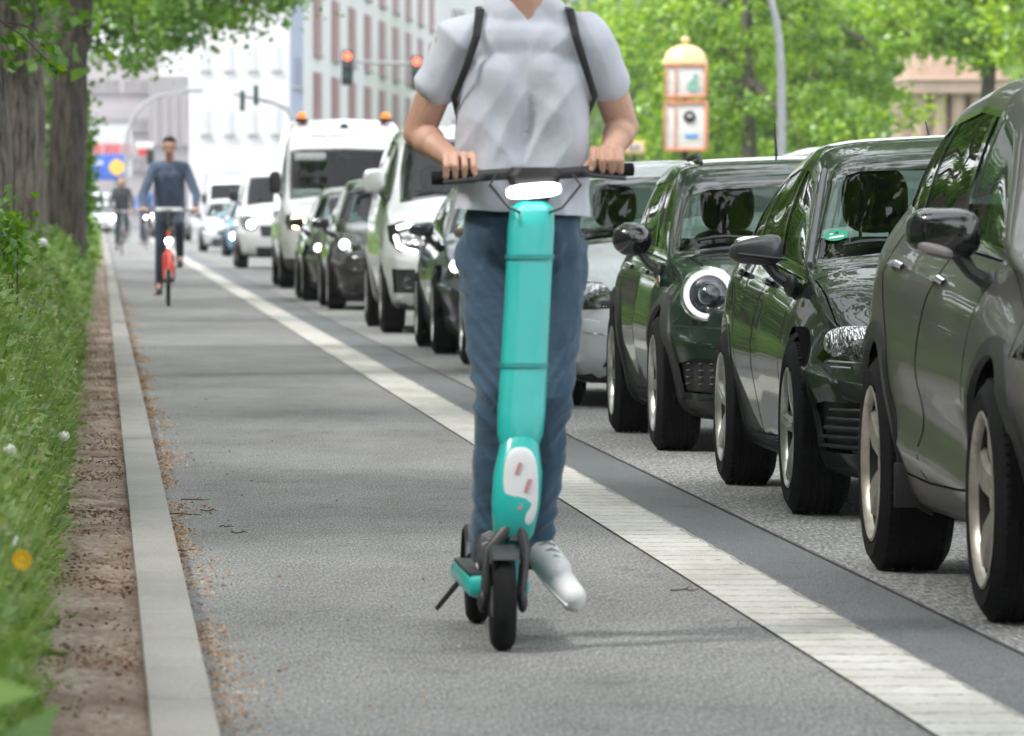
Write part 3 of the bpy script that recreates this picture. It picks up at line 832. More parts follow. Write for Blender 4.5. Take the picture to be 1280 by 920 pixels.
def car_grid(s):
    """closed body surface from stations along the length; y = 0 is the front bumper"""
    L, W = s['L'], s['W']
    step = s.get('step', .045)
    n = int(L / step) + 1
    ts = np.linspace(0, L, n)
    I = lambda key: np.interp(ts, [a for a, _ in s[key]], [b for _, b in s[key]])
    ztop, zb, we = I('top'), I('belt'), I('edge')
    crown = I('crown') if 'crown' in s else np.full(n, .05)
    gc = I('sill') - .035; plan = I('plan') if 'plan' in s else np.ones(n)
    ze = ztop - crown
    zb = np.minimum(zb, ze - .05)
    zm = s['zm']
    Wp = W * plan
    rows = []
    counts = s.get('counts', (3, 2, 8, 5, 4, 12, 4, 7))
    ctrl = [
        (np.zeros(n), gc), (Wp - .16, gc), (Wp - s.get('tuck', .07), gc + .05),
        (Wp, np.full(n, zm)), (Wp - s.get('sh2', .02), zb - .15), (Wp - s.get('shoulder', .09), zb),
        (np.minimum(we, Wp - .11), ze), (np.minimum(we, Wp - .11) - .13, ze + (ztop - ze) * .55), (np.zeros(n), ztop)]
    for k, c in enumerate(counts):
        (x0, z0), (x1, z1) = ctrl[k], ctrl[k + 1]
        for j in range(c):
            f = j / c
            bow = 0
            if k == 5: bow = s.get('bow', .02) * math.sin(PI * f)
            rows.append((x0 + (x1 - x0) * f + bow, z0 + (z1 - z0) * f))
    rows.append(ctrl[-1])
    G = np.zeros((n, len(rows), 3))
    for j, (x, z) in enumerate(rows): G[:, j, 0] = x; G[:, j, 2] = z
    G[:, :, 1] = ts[:, None]
    def cap(ring, fr):
        c = np.array([0, ring[0, 1], (ring[0, 2] + ring[-1, 2]) / 2])
        return [c + (ring - c) * f for f in fr]
    fr = [.03, .15, .28, .4, .52, .63, .73, .82, .9, .96]
    G = np.concatenate([np.array(cap(G[0], fr)), G, np.array(cap(G[-1], fr[::-1]))], 0)
    x, y, z = G[..., 0].copy(), G[..., 1].copy(), G[..., 2]
    fz = np.interp(z, [a for a, _ in s['nose']], [b for _, b in s['nose']])
    rz = np.interp(z, [a for a, _ in s['tail']], [b for _, b in s['tail']])
    ax = np.abs(x) / W
    wf = 1 - sstep(0, s.get('nl', .9), y); wr = sstep(L - .8, L, y)
    G[..., 1] = y + (s.get('nbow', .24) * ax ** s.get('nexp', 3.6) + fz) * wf - (.16 * ax ** 3 + rz) * wr
    G[..., 0] *= 1 - s.get('pinch', .05) * (1 - sstep(0, .55, y)) 
    # shoulder crease / haunch over the wheels
    for it in range(s.get('smooth', 4 if s.get('step', .045) > .05 else 6)):
        P = np.concatenate([G[:1], G, G[-1:]], 0)
        mir = np.array([-1, 1, 1])
        Q = np.concatenate([G[:, 1:2] * mir, G, G[:, -2:-1] * mir], 1)
        avg = (P[:-2] + P[2:] + Q[:, :-2] + Q[:, 2:]) / 4
        avg[0] = G[0]; avg[-1] = G[-1]
        G = G + .5 * (avg - G)
    if 'post' in s: G = s['post'](G)
    return G

def grid_mesh(G):
    n, m, _ = G.shape
    mir = G[:, 1:-1][:, ::-1] * np.array([-1, 1, 1])
    R_ = np.concatenate([G, mir], 1); k = R_.shape[1]
    R_[:, 0, 0] = 0; R_[:, m - 1, 0] = 0
    i = np.arange(n - 1)[:, None]; j = np.arange(k)[None, :]; j2 = (j + 1) % k
    F = np.stack([i * k + j, i * k + j2, (i + 1) * k + j2, (i + 1) * k + j], -1).reshape(-1, 4)
    V = R_.reshape(-1, 3)
    faces = [tuple(int(q) for q in f) for f in F] + [tuple(range(k))[::-1], tuple((n - 1) * k + a for a in range(k))]
    return V, faces

AX = {'side': (1, 2), 'front': (0, 2), 'rear': (0, 2), 'top': (0, 1)}
def inpoly(px, py, poly):
    c = False; n = len(poly); j = n - 1
    for i in range(n):
        xi, yi = poly[i]; xj, yj = poly[j]
        if (yi > py) != (yj > py) and px < (xj - xi) * (py - yi) / (yj - yi) + xi: c = not c
        j = i
    return c

def cut(bm, lay, poly, proj, pid, flt, allow=None):
    a, b = AX[proj]
    n = len(poly)
    x0 = min(p[0] for p in poly) - .001; x1 = max(p[0] for p in poly) + .001
    y0 = min(p[1] for p in poly) - .001; y1 = max(p[1] for p in poly) + .001
    cand = set()
    for f in bm.faces:
        if allow is not None and f[lay] not in allow: continue
        us = [v.co[a] for v in f.verts]; ws = [v.co[b] for v in f.verts]
        if max(us) < x0 or min(us) > x1 or max(ws) < y0 or min(ws) > y1: continue
        if flt(f.calc_center_median(), f.normal): cand.add(f)
    for i in range(n):
        p, q = poly[i], poly[(i + 1) % n]
        d = (q[0] - p[0], q[1] - p[1])
        L = math.hypot(*d)
        if L < 1e-5: continue
        no = Vector((0, 0, 0)); no[a] = -d[1] / L; no[b] = d[0] / L
        co = Vector((0, 0, 0)); co[a] = p[0]; co[b] = p[1]
        ex0, ex1 = min(p[0], q[0]) - .05, max(p[0], q[0]) + .05
        ey0, ey1 = min(p[1], q[1]) - .05, max(p[1], q[1]) + .05
        loc = [f for f in cand if not (max(v.co[a] for v in f.verts) < ex0 or min(v.co[a] for v in f.verts) > ex1 or max(v.co[b] for v in f.verts) < ey0 or min(v.co[b] for v in f.verts) > ey1)]
        if not loc: continue
        g = set(loc)
        for f in loc: g.update(f.edges); g.update(f.verts)
        res = bmesh.ops.bisect_plane(bm, geom=list(g), dist=1e-5, plane_co=co, plane_no=no)
        cand -= set(loc)
        cand.update(e for e in res['geom'] if isinstance(e, bmesh.types.BMFace))
        cand = {f for f in cand if f.is_valid}
    for f in cand:
        c = f.calc_center_median()
        if inpoly(c[a], c[b], poly): f[lay] = pid

def oval(cx, cy, rx, ry, n=20, e=1.0, a0=0):
    def pw(v): return math.copysign(abs(v) ** e, v)
    return [(cx + rx * pw(math.cos(a0 + 2 * PI * k / n)), cy + ry * pw(math.sin(a0 + 2 * PI * k / n))) for k in range(n)]

def ribbon(mb, bvh, pts, proj, wid=.007, off=.0015, side=1, closed=True, step=.035):
    """thin dark line lying on the body along a projected outline"""
    a, b = AX[proj]
    P = []
    n = len(pts)
    for i in range(n if closed else n - 1):
        p, q = pts[i], pts[(i + 1) % n]
        k = max(1, int(math.hypot(q[0] - p[0], q[1] - p[1]) / step))
        for j in range(k): P.append((p[0] + (q[0] - p[0]) * j / k, p[1] + (q[1] - p[1]) * j / k))
    if not closed: P.append(pts[-1])
    H = []
    for u, w in P:
        o = Vector((0, 0, 0)); o[a] = u; o[b] = w
        if proj == 'side': o.x = 3 * side; dr = Vector((-side, 0, 0))
        elif proj == 'front': o.y = -3; dr = Vector((0, 1, 0))
        elif proj == 'rear': o.y = 12; dr = Vector((0, -1, 0))
        else: o.z = 5; dr = Vector((0, 0, -1))
        h, nn, _, _ = bvh.ray_cast(o, dr)
        H.append((h, nn) if h is not None else None)
    m = len(H)
    for i in range(m if closed else m - 1):
        A, B = H[i], H[(i + 1) % m]
        if A is None or B is None: continue
        t = (B[0] - A[0])
        if t.length < 1e-5 or t.length > .25: continue
        t.normalize()
        ca = A[1].cross(t) * wid / 2; cb = B[1].cross(t) * wid / 2
        a_ = A[0] + A[1] * off; b_ = B[0] + B[1] * off
        mb.add([a_ - ca, a_ + ca, b_ + cb, b_ - cb], [(0, 1, 2, 3)])

def wheel_mesh(r, w, rim_r, n, style, mrim):
    """wheel lying about the x axis, outer face towards +x; returns two objects (wheel, tyre)"""
    RX = Matrix.Rotation(R(90), 4, 'Y')
    mb = MB(); h = w / 2
    prof = [(rim_r, -h + .01), (rim_r + .012, -h), (rim_r + (r - rim_r) * .55, -h - .008), (r - .02, -h + .006), (r - .005, -h + .02)]
    g = [-.5, -.3, -.22, -.07, .07, .22, .3, .5]
    ww = h - .022
    tread = []
    for c in (-.52, -.17, .17, .52):
        tread += [(r, (c - .09 - .02) * ww), (r - .007, (c - .02) * ww), (r - .007, (c + .02) * ww), (r, (c + .11) * ww)]
    prof += tread + [(r - .005, h - .02), (r - .02, h - .006), (rim_r + (r - rim_r) * .55, h + .008), (rim_r + .03, h + .004), (rim_r + .012, h), (rim_r, h - .01)]
    mb.lathe(prof, 56, RX)
    # tread blocks across the shoulders
    for k in range(72):
        a = 2 * PI * k / 72
        for sx in (-1, 1):
            M = Matrix.Rotation(a, 4, 'X')
            c = M @ Vector((sx * (h - .030), 0, r - .0052))
            mb.box(c, (.018, .020, .012), 0, M)
    ty = mb.build('tyre', M_rubber)
    mb = MB()
    mb.lathe([(rim_r + .004, h + .002), (rim_r - .004, h + .006), (rim_r - .016, h - .004), (rim_r - .022, h - .02)], 48, RX)
    mb.cur = 1; mb.lathe([(rim_r - .022, h - .02), (rim_r - .03, -h + .02), (rim_r - .005, -h + .01)], 48, RX); mb.cur = 0
    i_disc = len(mb.v)
    xf = h - .012
    if style == 'twin':      # pairs of narrow spokes
        for k in range(n):
            for da in (-.13, .13):
                a = 2 * PI * k / n + da
                M = Matrix.Rotation(a, 4, 'X')
                pts = [(xf - .03, 0, .05), (xf - .012, 0, rim_r * .5), (xf - .008, math.copysign(.012, da), rim_r - .012)]
                mb.tube([M @ Vector(p) for p in pts], [.026, .017, .02], 6)
    else:                    # broad flat spokes
        for k in range(n):
            a = 2 * PI * k / n
            M = Matrix.Rotation(a, 4, 'X')
            z0, z1 = .045, rim_r - .008
            for (ya, yb, wa, wb) in ((0, 0, .046, .066 if style == 'broad' else .028),):
                vs = []
                for (z, hw, x) in ((z0, wa, xf - .028), (rim_r * .55, (wa + wb) * .45, xf - .006), (z1, wb, xf - .004)):
                    for yy in (-hw, -hw * .7, hw * .7, hw):
                        dx = 0 if abs(yy) < hw else -.016
                        vs.append(M @ Vector((x + dx, yy + (z * .16 if style == 'swirl' else 0), z)))
                    vs.append(M @ Vector((x - .05, hw * .5, z))); vs.append(M @ Vector((x - .05, -hw * .5, z)))
                fs = []
                for q in range(2):
                    for e in range(6): fs.append((q * 6 + e, q * 6 + (e + 1) % 6, (q + 1) * 6 + (e + 1) % 6, (q + 1) * 6 + e))
                mb.add(vs, fs)
    mb.lathe([(0.0, xf - .012), (.03, xf - .012), (.034, xf - .02), (.062, xf - .03), (.07, xf - .06)], 24, RX)
    for k in range(5):
        a = 2 * PI * (k + .5) / 5
        mb.lathe([(0, xf - .018), (.009, xf - .018), (.010, xf - .035)], 8, Matrix.Translation((0, .05 * math.sin(a), .05 * math.cos(a))) @ RX)
    mb.cur = 1
    mb.lathe([(.04, h - .075), (rim_r * .78, h - .075), (rim_r * .78, h - .09), (.04, h - .09)], 32, RX)
    mb.lathe([(.0, -h + .03), (rim_r - .03, -h + .03)], 32, RX)
    wh = mb.build('wheel', [mrim, M_disc])
    ty.parent = wh
    return wh

def vehicle(s):
    L, W = s['L'], s['W']
    root = thing(s['name'], s['label'], s['cat'], (0, 0, 0), 0, s.get('group'))
    G = car_grid(s)
    V, faces = grid_mesh(G)
    bm = bmesh.new()
    bv = [bm.verts.new(v) for v in V]
    for f in faces: bm.faces.new([bv[i] for i in f])
    bmesh.ops.recalc_face_normals(bm, faces=bm.faces)
    bm.normal_update()
    bm.verts.ensure_lookup_table(); bm.faces.ensure_lookup_table()
    bvh = BVHTree.FromBMesh(bm)
    vn = [v.normal.copy() for v in bm.verts]; vc = [v.co.copy() for v in bm.verts]
    fv = [[v.index for v in f.verts] for f in bm.faces]
    def nrm(p):
        h, n_, i, d = bvh.find_nearest(p)
        if h is None: return Vector((0, 0, 1))
        acc = Vector((0, 0, 0))
        for k in fv[i][:8]:
            acc += vn[k] / ((vc[k] - h).length + 1e-4)
        return acc.normalized()
    lay = bm.faces.layers.int.new('pid')
    for f in bm.faces: f[lay] = 0
    parts = {}
    nid = [0]
    mp = s['paint']
    def part(name, m, poly, proj, tmin=-9, tmax=99, zmin=-9, zmax=9, allow=None, off=0.0, wall=0.0, split=True, xmin=0, **kw):
        nid[0] += 1; pid = nid[0]
        parts[pid] = dict(name=name, mat=m, off=off, wall=wall, split=split, seam=(poly, proj), **kw)
        def flt(c, n):
            if not (tmin < c.y < tmax and zmin < c.z < zmax and abs(c.x) >= xmin): return False
            if proj == 'side': return abs(n.x) > .25 or (zmax < .8)
            if proj == 'front': return n.y < -.02
            if proj == 'rear': return n.y > .02
            return n.z > .1
        polys = [poly]
        if proj in ('front', 'rear', 'top') and s_mirror(poly): polys.append([(-x, z) for x, z in poly][::-1])
        for p in polys: cut(bm, lay, p, proj, pid, flt, allow)
        return pid
    def s_mirror(poly): return min(p[0] for p in poly) > 0.0
    fo, wb, r = s['fo'], s['wb'], s['r']
    axles = [fo, fo + wb]
    belt = lambda t: float(np.interp(t, [a for a, _ in s['belt']], [b for _, b in s['belt']]))
    topf = lambda t: float(np.interp(t, [a for a, _ in s['top']], [b for _, b in s['top']]))
    crf = lambda t: float(np.interp(t, [a for a, _ in s.get('crown', [(0, .05)])], [b for _, b in s.get('crown', [(0, .05)])]))
    edg = lambda t: topf(t) - crf(t)
    edx = lambda t: float(np.interp(t, [a for a, _ in s['edge']], [b for _, b in s['edge']]))
    # underbody: everything facing down
    nid[0] += 1; ub = nid[0]
    parts[ub] = dict(name='underbody', mat=M_black, off=0, wall=0, split=False)
    for f in bm.faces:
        if f.normal.z < -.75 and f.calc_center_median().z < s['zm'] * .7: f[lay] = ub
    # ---- glasshouse
    tc, tw = s['tc'], s['tw']
    dl = s['dlo']   # dict t0, t1top, t1bot, drop
    dr = s.get('drop', .065)
    ed2 = lambda t: edg(t) - dr
    tt = [t for t in np.linspace(dl['t0'], dl['t1top'], 16) if ed2(t) > belt(t) + .03]
    outer = [(tt[0] - .04, belt(tt[0]) + .015)] + [(t, ed2(t)) for t in tt] + dl.get('rear', []) + [(dl['t1bot'], belt(dl['t1bot']) + .015)]
    tm = .5 * (tt[0] + dl['t1bot'])
    outer.append((tm, belt(tm) + .012))
    P_dlo = part('window_trim', s.get('m_dlo', M_gloss), outer, 'side', zmin=.6, off=.001)
    ins = .022
    def inner(ta, tb, lean=0):
        """window pane between ta and tb, inset from the outer outline"""
        pts = []
        us = [t for t in np.linspace(max(ta, tt[0] + ins * 1.5), tb, 12)]
        lo = [(t, belt(t) + .015 + ins * .6) for t in (us[0], tb + lean)]
        up = []
        zr = dl.get('rear', [])
        for t in us:
            z = ed2(t) - ins
            if t > dl['t1top'] - .0:
                ch = [(dl['t1top'], ed2(dl['t1top']))] + zr + [(dl['t1bot'], belt(dl['t1bot']) + .015)]
                z = float(np.interp(t + ins, [c[0] for c in ch], [c[1] for c in ch])) - ins
            z = max(z, belt(t) + .04)
            up.append((t, z))
        return [lo[0]] + up + [lo[1]]
    for (ta, tb) in s['panes']:
        part('side_window', s.get('m_side', M_sglass), inner(ta, tb), 'side', zmin=.6, off=-.004)
    # windscreen
    zc = topf(tc); zw = topf(tw)
    wa, wbx = edx(tc) - s.get('apil', .028), edx(tw) - s.get('apil', .028)
    sag = s.get('sag', .05)
    wsp = [(0, zc + .012), (wa * .55, zc - sag * .25), (wa, zc - sag), (wa * .5 + wbx * .5 + .012, (zc + zw) / 2 - sag * .5 - .01), (wbx, zw - .078), (wbx * .85, zw - .052), (0, zw - .03)]
    full = wsp + [(-x, z) for x, z in wsp[-2:0:-1]]
    part('windscreen_seal', M_gloss, full, 'front', tmin=tc - .25, tmax=tw + .25, zmin=.62, off=.001, split=False)
    cz = sum(p[1] for p in full) / len(full)
    ip = [(x * (1 - .032 / max(wa, .4)), z + (.03 if z < cz else -.035)) for x, z in full]
    part('windscreen', s.get('m_ws', M_wglass), ip, 'front', tmin=tc - .25, tmax=tw + .25, zmin=.62, off=-.003, split=False)
    if 'rearglass' in s:
        (wl, zl, wh, zh) = s['rearglass']
        part('rear_window', M_rglass, [(-wl, zl), (wl, zl), (wh, zh), (-wh, zh)], 'rear', tmin=L * .6, off=-.003, split=False)
    # ---- wheel arches
    nid[0] += 1; hole = nid[0]
    ar = r + s.get('archgap', .055) - .008
    lip = s.get('lip', .035)
    for tx in axles:
        an = 40 if s.get('step', .045) < .05 else 26
        if lip > 0:
            nid[0] += 1; pid = nid[0]
            parts[pid] = dict(name='wheel_arch', mat=s.get('m_arch', mp), off=s.get('archoff', .008), wall=.02, split=True)
            cut(bm, lay, oval(tx, r + .01, ar + lip, ar + lip, an), 'side', pid, lambda c, n: abs(n.x) > .2 and abs(c.x) > W - .25)
        cut(bm, lay, oval(tx, r + .01, ar, ar, an), 'side', hole, lambda c, n: abs(c.x) > W - .34)
    # ---- extra parts from the vehicle's own sheet
    for e in s.get('parts', []): part(**e)
    # ---- split into meshes
    groups = {}
    for f in bm.faces:
        pid = f[lay]
        if pid == hole: continue
        sx = 0
        if pid and parts[pid]['split']: sx = 1 if f.calc_center_median().x > 0 else -1
        if pid and parts[pid].get('rows'): sx += 10 * (f.calc_center_median().y > axles[0] + wb / 2)
        if pid and parts[pid]['name'] == 'wheel_arch': pass
        groups.setdefault((pid, sx), []).append(f)
    objs = {}
    def emit(name, m, fs, off, wall, parent, seam=None, extra=None):
        vm = {}; vs = []; ns = []; fl_ = []
        for f in fs:
            idx = []
            for v in f.verts:
                if v not in vm:
                    nn = nrm(v.co); vm[v] = len(vs); vs.append(v.co + nn * off); ns.append(nn)
                idx.append(vm[v])
            fl_.append(tuple(idx))
        if wall:
            fset = set(fs); nv = len(vs); wm = {}
            for f in fs:
                for lp in f.loops:
                    if sum(1 for q in lp.edge.link_faces if q in fset) == 1:
                        a, b = vm[lp.link_loop_next.vert], vm[lp.vert]
                        for k in (a, b):
                            if k not in wm: wm[k] = len(vs); vs.append(vs[k] - ns[k] * wall); ns.append(ns[k])
                        fl_.append((a, b, wm[b], wm[a]))
        mb = MB(); mats = [m]
        nf = len(fl_)
        if seam and 'sm' in seam:
            poly, proj = seam['poly'], seam['proj']
            ribbon(mb, bvh, poly, proj, seam.get('wid', .008), off + .0015, seam['side'])
        me = bpy.data.meshes.new(name)
        allv = [tuple(v) for v in vs] + mb.v
        allf = fl_ + [tuple(i + len(vs) for i in f) for f in mb.f]
        me.from_pydata(allv, [], allf)
        me.materials.append(m)
        if mb.f:
            me.materials.append(M_black)
            me.polygons.foreach_set('material_index', [0] * nf + [1] * len(mb.f))
        smooth(me)
        me.update()
        try:
            me.normals_split_custom_set_from_vertices([tuple(n_) for n_ in ns] + [tuple(nrm(Vector(v))) for v in mb.v])
        except Exception: pass
        o = bpy.data.objects.new(name, me); C.objects.link(o); o.parent = parent
        return o
    fb = groups.pop((0, 0))
    body = emit('body', mp, fb, 0, 0, root)
    if s.get('cabin', True):   # pale roof and pillar lining inside the cabin
        lf = [f for f in fb if tw - .05 < f.calc_center_median().y < L - .12 and f.calc_center_median().z > belt(f.calc_center_median().y) - .02]
        if lf: emit('headliner', M_lining, lf, -.028, 0, root)
    for (pid, sx), fs in groups.items():
        d = parts[pid]
        seam = None
        if d.get('seamed'):
            seam = dict(sm=1, poly=d['seam'][0], proj=d['seam'][1], side=1 if (sx % 10 in (1,)) else -1, wid=d.get('wid', .008))
            if sx in (-1, 9): seam['side'] = -1
            if sx in (1, 11): seam['side'] = 1
        o = emit(d['name'], d['mat'], fs, d['off'], d['wall'], root, seam)
        objs.setdefault(d['name'], []).append(o)
        if d.get('recess'):
            # the bowl behind a lens
            ob = emit('lamp_housing', M_gloss, fs, d['off'] - d['recess'], 0, o)
    bm.free()
    # ---- inside of the wheel houses
    for tx in axles:
        for sx in (-1, 1):
            mb = MB()
            n = 44; xo, xi = W - .035, W - .36
            ring = [(tx + (ar + .011) * math.cos(a), r + .01 + (ar + .011) * math.sin(a)) for a in np.linspace(-.12, PI + .12, n)]
            mb.add([(sx * xo, a, b) for a, b in ring] + [(sx * xi, a, b) for a, b in ring], [(i, i + 1, n + i + 1, n + i) for i in range(n - 1)])
            mb.add([(sx * xi, a, b) for a, b in ring] + [(sx * xi, tx, r)], [(i, i + 1, n) for i in range(n - 1)])
            mb.build('wheel_housing', M_housing, root)
    # ---- wheels
    w0 = wheel_mesh(r, s['tw_'], s['rim'], s['spokes'][0], s['spokes'][1], s.get('mrim', M_alloy))
    first = True
    for tx in axles:
        for sx in (-1, 1):
            if first: w = w0; first = False; w.parent = root
            else: w = copy_tree(w0, root)
            w.location = (sx * (W - s.get('inset', .012) - s['tw_'] / 2), tx, r)
            w.rotation_euler = (R(random.uniform(0, 70)), 0, R(0) if sx > 0 else R(180))
    # ---- mirrors
    if 'mirror' in s:
        (my, mz, mx, ms, style) = s['mirror']
        for sx in (-1, 1):
            mb = MB()
            i0 = len(mb.v)
            if style == 'round': mb.ell((0, 0, 0), (ms[0], ms[1], ms[2]), 22, 14, .92)
            else: mb.ell((0, 0, 0), (ms[0], ms[1], ms[2]), 28, 18, .62)
            for i in range(i0, len(mb.v)):   # wedge: outer end lower and slimmer
                x, y, z = mb.v[i]
                if style == 'wedge':
                    f = (x * 1 / ms[0] + 1) / 2
                    mb.v[i] = (x, y + .05 * f ** 2, z * (1 - .40 * f) - .016 * f + (.0 if z < 0 else 0))
                elif style == 'pod':
                    f = (x / ms[0] + 1) / 2
                    mb.v[i] = (x, y + .03 * f, z * (1 - .22 * f * (z < 0)) )
            T = Matrix.Translation((mx + ms[0] * .7, my, mz))
            for i in range(i0, len(mb.v)): mb.v[i] = tuple(T @ Vector(mb.v[i]))
            mb.v[:] = [(sx * x, y, z) for x, y, z in mb.v]
            if 0 < 1: mb.f[:] = [f[::-1] for f in mb.f] if sx < 0 else mb.f
            mir = mb.build('wing_mirror', s.get('m_mirror', M_gloss), root)
            mb = MB(); foot = Vector((sx * (mx - .06), my - .03 + s.get('footdy', 0), mz - ms[2] - .075)); hd = Vector((sx * (mx + ms[0] * .35), my + .005, mz - ms[2] * .62))
            mb.tube([foot - Vector((sx * .02, 0, .01)), foot.lerp(hd, .5) + Vector((sx * .006, 0, -.012)), hd], [.036, .028, .036] if style != 'round' else [.04, .024, .026], 12, flat=.75)
            mb.ell(foot, (.03, .09, .045), 12, 8)
            mb.build('mirror_arm', M_trim, mir)
            if s.get('mglass', True):
                mb = MB(); mb.ell((sx * (mx + ms[0] * .7), my + ms[1] * .8, mz), (ms[0] * .82, ms[1] * .3, ms[2] * .75), 20, 8, .6)
                mb.build('mirror_glass', M_chrome, mir)
            if 'mlamp' in s:
                mb = MB(); lx, lz, lw, lh = s['mlamp']
                mb.ell((sx * (mx + ms[0] * .7 + lx), my - ms[1] * .62, mz + lz), (lw, ms[1] * .52, lh), 20, 8, .75)
                for i in range(len(mb.v)):
                    x, y, z = mb.v[i]; u = (x - sx * (mx + ms[0] * .7 + lx)) / lw * sx
                    mb.v[i] = (x, y, z + .012 * u)
                mb.build('indicator_lamp', s.get('m_mlamp', M_chrome), mir)
    # ---- door handles
    for (ty_, tz_) in s.get('handles', []):
        for sx in (-1, 1):
            h, nn, _, _ = bvh.ray_cast(Vector((sx * 3, ty_, tz_)), Vector((-sx, 0, 0)))
            if h is None: continue
            mb = MB()
            mb.tube([h + nn * .002 + Vector((0, -.09, 0)), h + nn * .018 + Vector((0, -.075, .002)), h + nn * .023, h + nn * .018 + Vector((0, .075, 0)), h + nn * .002 + Vector((0, .09, 0))], [.011, .012, .013, .012, .011], 8)
            mb.build('door_handle', s.get('m_handle', mp), root)
    # ---- cabin
    if s.get('cabin', True):
        th = s.get('seat_t', tc + 1.25); hz = s.get('seat_z', 0.9)
        for sx in (-1, 1):
            mb = MB(); xx = sx * s.get('seat_x', .36)
            mb.ell((xx, th + .08, hz - .18), (.24, .09, .36), 18, 12, .6, Matrix.Rotation(R(-14), 4, 'X'))
            st = mb.build('front_seat', M_seat, root)
            mb = MB(); mb.ell((xx, th + .19, hz + s.get('hr', .29)), (.135, .06, .135), 20, 14, .7)
            for q in (-.06, .06): mb.tube([(xx + q, th + .16, hz + .08), (xx + q, th + .18, hz + .26)], .007, 6)
            mb.build('headrest', M_seat, st)
        mb = MB(); mb.ell((0, L * .78, hz - .2), (W - .22, .1, .30), 20, 10, .5)
        mb.build('rear_bench', M_seat, root)
        mb = MB(); zd = zc - .04
        mb.ell((0, tc + .38, zd - .17), (W - .14, .44, .16), 24, 12, .5)
        mb.build('dashboard', M_dash, root)
        mb = MB(); cx = .36
        for k in range(24):
            pass
        an = [2 * PI * k / 24 for k in range(25)]
        mb.tube([(cx + .185 * math.cos(a), tc + .78 + .07 * math.sin(a), zd - .05 + .175 * math.sin(a)) for a in an], .014, 8, cap=False)
        mb.tube([(cx - .18, tc + .78, zd - .05), (cx + .18, tc + .78, zd - .05)], .02, 6)
        mb.build('steering_wheel', M_dash, root)
        mb = MB(); mb.ell((0, tw - .02, zw - .16), (.12, .02, .04), 14, 8, .6); mb.tube([(0, tw - .02, zw - .13), (0, tw + .03, zw - .06)], .01, 6)
        mb.build('rear_view_mirror', M_dash, root)
    # ---- wipers
    if s.get('wipers', True):
        mb = MB()
        for x0, x1 in ((-wa * .82, -.06), (-.02, wa * .78)):
            pts = []
            for k in range(9):
                x = x0 + (x1 - x0) * k / 8; z = zc + .022 - sag * .6 * (abs(x) / wa) ** 2 + .01 * math.sin(k)
                h, nn, _, _ = bvh.ray_cast(Vector((x, -2, z + .02)), Vector((0, 1, 0)))
                if h is not None: pts.append(h + nn * .018)
            if len(pts) > 2: mb.tube(pts, [.006] + [.011] * (len(pts) - 2) + [.006], 6)
        mb.build('wiper', M_black, root)
    # ---- panel seams on the body
    for (poly, proj, closed) in s.get('seams', []):
        for sd in ((1, -1) if proj == 'side' else (1,)):
            mb = MB(); ribbon(mb, bvh, poly, proj, .007, .0015, sd, closed)
            if mb.f: mb.build('panel_gap', M_black, body)
    if 'extra' in s: s['extra'](root, bvh, s)
    yaw = s.get('yaw', 0)
    root.location = (s['x'], s['y'], 0); root.rotation_euler = (0, 0, R(yaw))
    return root

def hit(bvh, x, z, dy=0):
    h, n, _, _ = bvh.ray_cast(Vector((x, -3, z)), Vector((0, 1, 0)))
    return (h, n) if h is not None else (Vector((x, 0, z)), Vector((0, -1, 0)))

GQ = 'vehicles queuing in the lane beside the cycle lane'

def lamp_disc(root, bvh, x, z, rad, m, name='headlamp_beam'):
    h, n = hit(bvh, x, z)
    mb = MB(); mb.ell(h + Vector((0, -.004, 0)), (rad, .012, rad), 18, 8)
    return mb.build(name, m, root)

def plate(root, bvh, z, x=0, txt=None):
    h, n = hit(bvh, x, z)
    mb = MB(); mb.box(h + Vector((0, -.012, 0)), (.52, .012, .11), .004)
    p = mb.build('number_plate', M_plate, root)
    mb = MB()
    mb.box(h + Vector((-.24, -.0195, 0)), (.04, .002, .105)); 
    mb.build('plate_band', mat('plate_blue', (0.02, 0.06, 0.4), .5), p)

